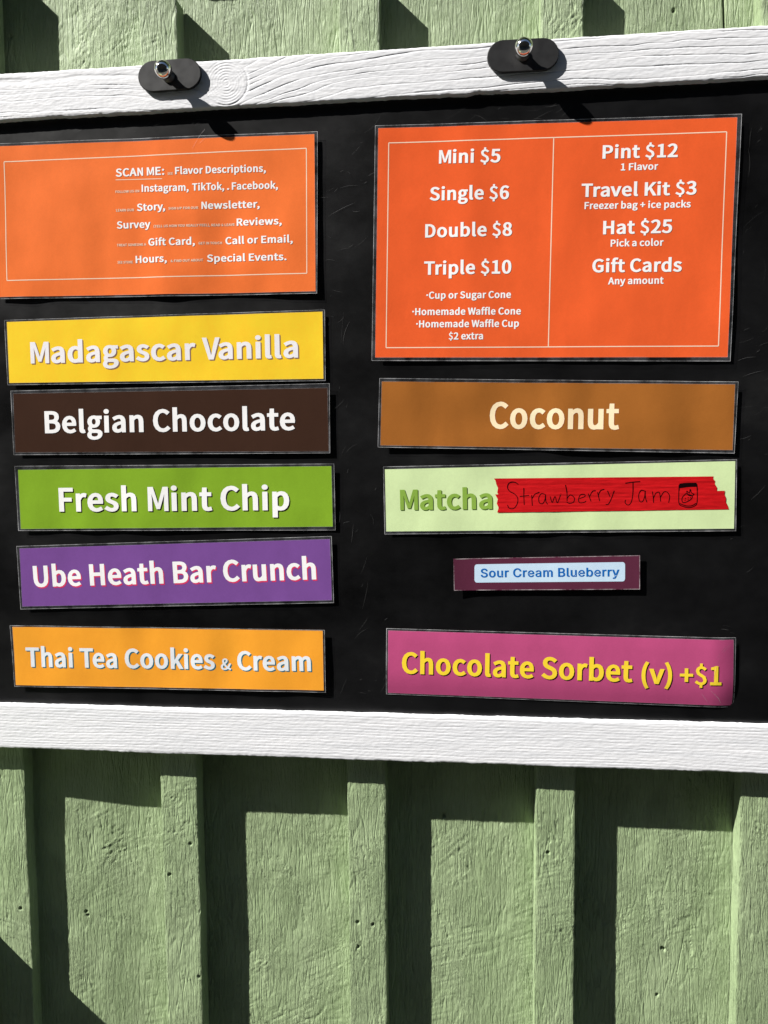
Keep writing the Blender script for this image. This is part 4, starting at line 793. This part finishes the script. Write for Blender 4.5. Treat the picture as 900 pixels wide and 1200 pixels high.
for k in range(210):
    sp_i = rnd.randrange(len(spots)); cx, cz, sx, sz = spots[sp_i]; x = cx + rnd.uniform(-sx, sx); z = cz + rnd.uniform(-sz, sz)
    L = rnd.choice((3, 5, 8, 12, 20)) * rnd.uniform(0.7, 1.3); an = (0.25, 0.1, 1.25, 0.3, 0.5, 1.1, 0.2)[sp_i % 7] + rnd.gauss(0, 0.28); cu = rnd.gauss(0, 0.07)
    pts = []
    for q in range(9):
        pts.append((x, z)); x += L / 8 * math.cos(an); z += L / 8 * math.sin(an); an += cu
    pts = [(px, pz) for px, pz in pts if -222 < pz < 286 and XL + 45 < px < XR - 45]
    if len(pts) > 3: ribbon(pts, rnd.uniform(0.06, 0.17), lambda x, z: PANEL_Y - 0.42, *((V1, Q1) if rnd.random() < 0.3 else (V2, Q2)), True)
for V, Q, mt in ((V1, Q1, M_SCRATCH), (V2, Q2, M_DUST)):
    tag(mesh_np('scratches', V, [np.array(Q)], mt, board, False), kind='stuff')

# ------------------------------------------------------------------ turn clips with ball knobs
def lathe(profile, n=40):
    V, Q = [], []
    for r, d in profile:
        for k in range(n): a = 2 * math.pi * k / n; V.append((r * math.cos(a), d, r * math.sin(a)))
    for i in range(len(profile) - 1):
        for k in range(n): k2 = (k + 1) % n; Q.append((i * n + k, i * n + k2, (i + 1) * n + k2, (i + 1) * n + k))
    return np.array(V), np.array(Q)
def clip(cx, cz, px, pz, w, hgt, tilt, label):
    t = empty('turn_clip', (cx * MM, -0.0325, cz * MM + Z0)); tag(t, label, 'clip', 'turn clips holding the board')
    yb, yf = RAIL_Y - 1.0, RAIL_Y - 3.4
    r = hgt / 2; out = []
    for sgn, a0 in ((1, -90), (-1, 90)):
        for k in range(13):
            a = math.radians(a0 + 15 * k); out.append((sgn * (w / 2 - r) + r * math.cos(a), r * math.sin(a)))
    ct, st = math.cos(tilt), math.sin(tilt); V, Q = [], []; m = len(out)
    for inset, y in ((0, yb), (0, yf + 0.5), (0.5, yf)):
        for x, z in out:
            f = 1 - inset / r; x2, z2 = (x * f if abs(x) < 1 else x - math.copysign(inset, x) * abs(f)), z * f
            V.append(((px + x2 * ct - z2 * st) * MM, y * MM, (pz + x2 * st + z2 * ct) * MM + Z0))
    for L in range(2):
        for k in range(m): k2 = (k + 1) % m; Q.append((L * m + k2, L * m + k, L * m + m + k, L * m + m + k2))
    V.append((px * MM, yf * MM, pz * MM + Z0)); c = len(V) - 1
    T = [(2 * m + k2, 2 * m + k, c) for k in range(m) for k2 in ((k + 1) % m,)]
    T = [(a, c_, b_) for a, b_, c_ in T]
    me = mesh_np('plate', V, [np.array(Q), np.array(T)], M_PLATE, t, False)
    pr = [(0, -0.1), (5.2, -0.1), (5.2, 1.2), (3.4, 1.8), (3.0, 4.5), (3.6, 6.6)]
    ball = 7.15
    V, Q = lathe(pr); V = V * np.array([1, -1, 1]) + np.array([cx, yf, cz]); V = V * MM; V[:, 2] += Z0
    neck = mesh_np('neck', V, [Q], M_STEEL, t)
    pb = [(max(ball * math.sin(a), 1e-3), 12.2 - ball * 0.97 * math.cos(a)) for a in np.linspace(0.0, math.pi, 26)]
    V, Q = lathe(pb, 48); V = V * np.array([1, -1, 1]) + np.array([cx, yf, cz]); V = V * MM; V[:, 2] += Z0
    mesh_np('knob', V, [Q], M_CHROME, t)
clip(-250.6, 315.9, -250.2, 317.2, 54.5, 25.0, 0.012, 'black oval clip with silver ball knob beside the wood knot, above the scan me sign')
clip(41.4, 315.6, 41.4, 315.6, 56.5, 25.0, -0.012, 'black oval clip with silver ball knob on the rail above the price list sign')

# ------------------------------------------------------------------ lettering
_gc = {}
def glyph_mesh(font, ch):
    key = font + ch
    if key in _gc: return _gc[key]
    adv, conts = GLYPH[font][ch]
    if not conts: _gc[key] = (adv, None, None); return _gc[key]
    cu = bpy.data.curves.new('g', 'CURVE'); cu.dimensions = '2D'; cu.fill_mode = 'BOTH'
    for c in conts:
        sp = cu.splines.new('POLY'); n = len(c) // 2; sp.points.add(n - 1)
        for k in range(n): sp.points[k].co = (c[2 * k] / 1000, c[2 * k + 1] / 1000, 0, 1)
        sp.use_cyclic_u = True
    o = bpy.data.objects.new('g', cu); me = o.to_mesh()
    me.calc_loop_triangles()
    P = np.array([v.co[:2] for v in me.vertices]); T = np.array([t.vertices[:] for t in me.loop_triangles])
    o.to_mesh_clear(); bpy.data.objects.remove(o); bpy.data.curves.remove(cu)
    a, b, c = P[T[:, 0]], P[T[:, 1]], P[T[:, 2]]
    cr = (b - a)[:, 0] * (c - a)[:, 1] - (b - a)[:, 1] * (c - a)[:, 0]
    T[cr < 0] = T[cr < 0][:, [0, 2, 1]]
    # split every triangle in four so that the print can follow the sheet's ripples
    E = {}; P = list(map(tuple, P)); T4 = []
    def mid(a, b):
        k = (min(a, b), max(a, b))
        if k not in E: E[k] = len(P); P.append(((P[a][0] + P[b][0]) / 2, (P[a][1] + P[b][1]) / 2))
        return E[k]
    for a, b, c in T.tolist():
        x, y, z = mid(a, b), mid(b, c), mid(c, a); T4 += [(a, x, z), (x, b, y), (z, y, c), (x, y, z)]
    P = np.array(P); T = np.array(T4)
    _gc[key] = (adv / 1000, P, T); return _gc[key]
KERN = {'Te': -.12, 'Tr': -.10, 'Va': -.08, 'y,': -.08, 'r,': -.06, 'av': -.03, 'va': -.03, 'ra': -.02, 'Wa': -.06, 'To': -.12, 'Tr': -.08}
def text_mesh(s, p0, p1, cap, font):
    pen_x = 0; parts = []; prev = ''
    for ch in s:
        pen_x += KERN.get(prev + ch, 0) if font == 's' else 0
        adv, P, T = glyph_mesh(font, ch)
        if P is not None: parts.append((P + np.array([pen_x, 0]), T))
        pen_x += adv if P is not None else adv / 1000; prev = ch
    V = np.concatenate([p for p, _ in parts]); o = 0; F = []
    for p, t in parts: F.append(t + o); o += len(p)
    F = np.concatenate(F)
    x0, x1 = V[:, 0].min(), V[:, 0].max(); d = np.array(p1) - np.array(p0); W = np.hypot(*d); e = d / W; n = np.array([-e[1], e[0]])
    return np.array(p0) + ((V[:, :1] - x0) / (x1 - x0) * W) * e + V[:, 1:] * cap * n, F

# ------------------------------------------------------------------ signs
SIGN_Y = -29.5
INFO = dict(
    scan=('orange landscape info sheet with scan me and white listed links', 'sign', dict(wave=0.95, lift=0.0)),
    prices=('deep orange price list sheet with sizes and prices in two columns', 'sign', dict(wave=0.45, lift=0.0)),
    vanilla=('bright yellow flavour strip reading Madagascar Vanilla', 'sign', dict(wave=0.4, lift=0.0)),
    belgian=('dark brown flavour strip reading Belgian Chocolate', 'sign', dict(wave=0.3, lift=0.0)),
    mint=('grass green flavour strip reading Fresh Mint Chip', 'sign', dict(wave=0.55, lift=0.0)),
    ube=('purple flavour strip reading Ube Heath Bar Crunch', 'sign', dict(wave=0.3, lift=0.0)),
    thai=('amber orange flavour strip reading Thai Tea Cookies & Cream', 'sign', dict(wave=0.75, lift=0.6)),
    coconut=('caramel brown flavour strip reading Coconut', 'sign', dict(wave=1.05, lift=0.2)),
    matcha=('pale green Matcha flavour strip with red tape handwritten Strawberry Jam', 'sign', dict(wave=0.6, lift=0.0)),
    blueberry=('small plum flavour strip with pale blue Sour Cream Blueberry label', 'sign', dict(wave=0.15, lift=0.0, curl=0.8)),
    sorbet=('raspberry pink flavour strip reading Chocolate Sorbet (v) +$1, curling at its right end', 'sign', dict(wave=0.15, lift=1.2, dome=1)))
GLINTS_SCRATCHES = dict(sorbet=[[(213, -158), (206, -166), (201, -178), (199, -188)], [(209, -160), (204, -166), (202, -170)], [(196, -196), (204, -204), (207, -210)], [(190, -200), (196, -208), (199, -212)]],  # pale strokes painting the highlights along the creases at its right end
    scan=[[(-231, 263), (-226, 270), (-222, 274)], [(-228, 262), (-222, 267)], [(-234, 258), (-229, 266)]])
def quad_grid(qd, nu, nv):
    TL, TR, BR, BL = [np.array(p, float) for p in qd]
    u = np.linspace(0, 1, nu)[None, :, None]; v = np.linspace(0, 1, nv)[:, None, None]
    return (BL * (1 - u) + BR * u) * (1 - v) + (TL * (1 - u) + TR * u) * v
for si, S in enumerate(DATA['S']):
    key = S['key']; label, cat, pw = INFO[key]
    pq = np.array(S['paper'], float); c = pq.mean(0); hw = (pq[:, 0].max() - pq[:, 0].min()) / 2; hz = (pq[:, 1].max() - pq[:, 1].min()) / 2
    def warp(x, z, c=c, hw=hw, hz=hz, pw=pw, si=si):
        x = np.asarray(x, float); z = np.asarray(z, float); u = (x - c[0]) / hw; v = (z - c[1]) / hz
        w = pw['wave'] * (vnoise(x / 26, z / 60, 3 + si) + 0.5 * vnoise(x / 48, z / 26, 5 + si)) + pw['lift']
        if pw.get('dome'):
            w = w + 1.0 * u - 2.8 * np.clip((-v - 0.2) / 0.8, 0, 1.2) ** 2 - 0.5 * np.clip((v - 0.6) / 0.4, 0, 1.2) ** 2 - 2.6 * np.clip((u - 0.86) / 0.14, 0, 1.2) ** 2
        if pw.get('curl'): w = w + 1.1 * np.clip((-u - 0.78) / 0.22, 0, 1.2) ** 1.5
        return w
    def Yf(x, z, off=0.0): return SIGN_Y - warp(x, z) - off
    root = empty('flavour_sign' if key not in ('scan', 'prices') else 'menu_sheet', (c[0] * MM, SIGN_Y * MM, pq[:, 1].min() * MM + Z0))
    tag(root, label, cat, 'printed signs on the black board')
    def sheet(name, qd, nu, nv, off, thick, mat, parent):
        G = quad_grid(qd, nu, nv); X, Zg = G[..., 0], G[..., 1]
        return slab(name, X, Zg, SIGN_Y, warp(X, Zg) + off, thick, mat, parent)
    nv = max(10, int(hz / 2.5))
    NC = 130; G = quad_grid(S['paper'], NC, nv); X, Zg = G[..., 0], G[..., 1]; w = warp(X, Zg)
    V = np.concatenate([np.stack([X * MM, (SIGN_Y - w) * MM, Zg * MM + Z0], -1).reshape(-1, 3), np.stack([X * MM, (SIGN_Y - w + 0.3) * MM, Zg * MM + Z0], -1).reshape(-1, 3)])
    n = X.size; q1 = grid_quads(nv, NC); q2 = q1[:, ::-1] + n
    per = np.concatenate([np.arange(NC), np.arange(1, nv) * NC + NC - 1, (nv - 1) * NC + np.arange(NC - 2, -1, -1), np.arange(nv - 2, 0, -1) * NC])
    m_ = len(per); V = np.concatenate([V, V[per], V[per + n]]); k_ = np.arange(m_); k2_ = (k_ + 1) % m_
    paper = mesh_np('paper', V, [q1, q2, np.stack([2 * n + k2_, 2 * n + k_, 2 * n + m_ + k_, 2 * n + m_ + k2_], 1)], PAPER[S['col']], root)
    # clear laminate margin, pale rim painting light caught on its edge, sealed inner line
    def strip_loop(qo, qi, off, V, Q, M, mi, nseg=30):
        for k in range(4):
            a0, a1 = np.array(qo[k], float), np.array(qo[(k + 1) % 4], float); b0, b1 = np.array(qi[k], float), np.array(qi[(k + 1) % 4], float); base = len(V)
            for j in range(nseg + 1):
                t = j / nseg
                for p in (a0 + (a1 - a0) * t, b0 + (b1 - b0) * t): V.append((p[0] * MM, float(Yf(p[0], p[1], off)) * MM, p[1] * MM + Z0))
            for j in range(nseg): Q.append((base + 2 * j, base + 2 * j + 1, base + 2 * j + 3, base + 2 * j + 2)); M.append(mi)
    def inset(qd, d):
        qd = np.array(qd, float); cc = qd.mean(0); out = []
        for p in qd: out.append((p[0] - math.copysign(d, p[0] - cc[0]), p[1] - math.copysign(d, p[1] - cc[1])))
        return out
    V, Q, M = [], [], []
    if S['lam']:
        strip_loop(inset(S['lam'], 0.3), inset(S['paper'], 0.02), 0.02, V, Q, M, 0)
        strip_loop(S['lam'], inset(S['lam'], 0.30), 0.12, V, Q, M, 1)
        strip_loop(inset(S['paper'], -0.16), inset(S['paper'], 0.08), 0.10, V, Q, M, 1)
        mesh_np('laminate', V, [np.array(Q)], None, root, True, mats=[M_FILM, M_RIM], midx=M)
    else:
        strip_loop(S['paper'], inset(S['paper'], 0.55), 0.08, V, Q, M, 0)
        mesh_np('worn_edge', V, [np.array(Q)], None, root, True, mats=[M_WORN_GLINT], midx=M)
    box('magnet', c[0] - hw * 0.6, c[0] + hw * 0.6, SIGN_Y + 1.4 if not pw.get('dome') else SIGN_Y + 2.2, PANEL_Y - 0.45, c[1] - 5, c[1] + 5, M_MAGNET, root, 0.2)
    def put_text(tx, parent, off0=0.0, name='lettering'):
        s, p0, p1, cap, colr, sh, font = tx
        P, F = text_mesh(s, p0, p1, cap, font)
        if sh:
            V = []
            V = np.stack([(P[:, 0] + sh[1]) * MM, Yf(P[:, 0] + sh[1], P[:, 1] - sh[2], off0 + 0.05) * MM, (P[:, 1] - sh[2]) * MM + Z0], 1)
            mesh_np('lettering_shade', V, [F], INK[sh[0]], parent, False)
        V = np.stack([P[:, 0] * MM, Yf(P[:, 0], P[:, 1], off0 + 0.09) * MM, P[:, 1] * MM + Z0], 1)
        return mesh_np(name, V, [F], INK[colr], parent, False)
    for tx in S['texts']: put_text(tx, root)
    for p0, p1, wd in S['lines']:
        V, Q = [], []; a, b_ = np.array(p0), np.array(p1); ribbon([a + (b_ - a) * t for t in np.linspace(0, 1, 40)], wd, lambda x, z: float(Yf(x, z, 0.06)), V, Q)
        mesh_np('border_line', V, [np.array(Q)], INK['line'], root, False)
    if key in GLINTS_SCRATCHES:
        V, Q = [], []
        for pts in GLINTS_SCRATCHES[key]:
            pp = np.array(pts, float); tt = np.linspace(0, len(pp) - 1, 16)
            ribbon(np.stack([np.interp(tt, np.arange(len(pp)), pp[:, 0]), np.interp(tt, np.arange(len(pp)), pp[:, 1])], 1), 0.28, lambda x, z: float(Yf(x, z, 0.3)), V, Q, True)
        tag(mesh_np('crease_glints_and_scratches', V, [np.array(Q)], M_WORN_GLINT, root, False), kind='stuff')
    if key == 'blueberry':
        bl = DATA['blue']; TL, TR, BR, BL = [np.array(p) for p in bl['quad']]; pts = []
        cor = [(TL, TR - TL, BL - TL), (TR, BR - TR, TL - TR), (BR, BL - BR, TR - BR), (BL, TL - BL, BR - BL)]
        # rounded label: fan of outline points
        r = 2.2; o = []
        for P, a, b_ in cor:
            a = a / np.hypot(*a); b_ = b_ / np.hypot(*b_); cc = P + a * r + b_ * r
            for k in range(6):
                th = math.radians(90 * k / 5); o.append(cc - a * r * math.cos(math.pi / 2 - th + 0) * 0 - (b_ * math.sin(th) + a * math.cos(th)) * r)
        NU = 24; V, Q = [], []
        top = lambda t: TL + (TR - TL) * t; bot = lambda t: BL + (BR - BL) * t; Lw = np.hypot(*(TR - TL))
        ts = np.concatenate([np.linspace(0, r / Lw, 5), np.linspace(r / Lw, 1 - r / Lw, NU)[1:-1], np.linspace(1 - r / Lw, 1, 5)])
        for t in ts:
            d = min(t, 1 - t) * Lw; ins = r - math.sqrt(max(r * r - (r - min(d, r)) ** 2, 0)); H = np.hypot(*(top(t) - bot(t)))
            for k in np.linspace(ins / H, 1 - ins / H, 9):
                p = top(t) * (1 - k) + bot(t) * k; V.append((p[0] * MM, float(Yf(p[0], p[1], 0.07)) * MM, p[1] * MM + Z0))
        for k in range(len(ts) - 1):
            for r_ in range(8): Q.append((9 * k + r_ + 1, 9 * k + r_ + 10, 9 * k + r_ + 9, 9 * k + r_))
        lab = mesh_np('sticker_label', V, [np.array(Q)], INK['label_blue'], root, True)
        put_text(bl['text'], lab, 0.07)
    if key == 'matcha':
        def tape_rip(x, z): return 0.12 * float(vnoise(x / 26, z / 1.5, 4)) * (0.4 + abs(float(vnoise(x / 40, z / 7, 6)))) + 0.04 * float(vnoise(x / 4, z / 1.2, 5))
        tapes = []
        for nm, off in (('up', 0.20), ('low', 0.30)):
            o = [np.array(p, float) for p in DATA['tape'][nm]]
            # resample into columns between the upper and lower outlines so that the strip can follow the sheet
            k0 = 7 if nm == 'up' else 7
            TLp, TRp = o[0], o[1]; right = o[1:7]; BLp = o[7]; left = o[7:] + [o[0]]
            rows = 26; V, Q = [], []; NU = 70
            rz = lambda pts, v: np.array([np.interp(v, np.linspace(0, 1, len(pts)), [p[0] for p in pts]), np.interp(v, np.linspace(0, 1, len(pts)), [p[1] for p in pts])])
            for j in range(rows + 1):
                v = j / rows; a = rz(left, v); b_ = rz(right[::-1], v)
                for i in range(NU + 1):
                    p = a + (b_ - a) * i / NU; rip = tape_rip(p[0], p[1])
                    V.append((p[0] * MM, float(Yf(p[0], p[1], off + rip)) * MM, p[1] * MM + Z0))
            tp = mesh_np('tape_strip', V, [grid_quads(rows + 1, NU + 1)], M_TAPE, root, True)
            tag(tp, 'torn red tape strip with handwriting'); tapes.append(tp)
        V, Q = [], []
        for st in DATA['pen']:
            p = np.array(st); t = np.linspace(0, len(p) - 1, (len(p) - 1) * 5 + 1)
            if len(p) > 2:
                m = np.gradient(p, axis=0) ; out = []
                for tt in t:
                    k = min(int(tt), len(p) - 2); f = tt - k; h00 = 2 * f ** 3 - 3 * f ** 2 + 1; h10 = f ** 3 - 2 * f ** 2 + f; h01 = -2 * f ** 3 + 3 * f ** 2; h11 = f ** 3 - f ** 2
                    out.append(h00 * p[k] + h10 * m[k] + h01 * p[k + 1] + h11 * m[k + 1])
                p = np.array(out)
            else: p = np.array([p[0] + (p[1] - p[0]) * q for q in np.linspace(0, 1, 6)])
            ribbon(p, 0.66, lambda x, z: float(Yf(x, z, 0.36 + tape_rip(x, z))), V, Q)
        lid = DATA['lid']; b0 = len(V)
        for x, z in lid: V.append((x * MM, float(Yf(x, z, 0.40)) * MM, z * MM + Z0))
        Q += [(b0 + 5, b0 + 4, b0 + 1, b0), (b0 + 4, b0 + 3, b0 + 2, b0 + 1)]
        mesh_np('handwriting', V, [np.array(Q)], INK['pen'], tapes[1], False)
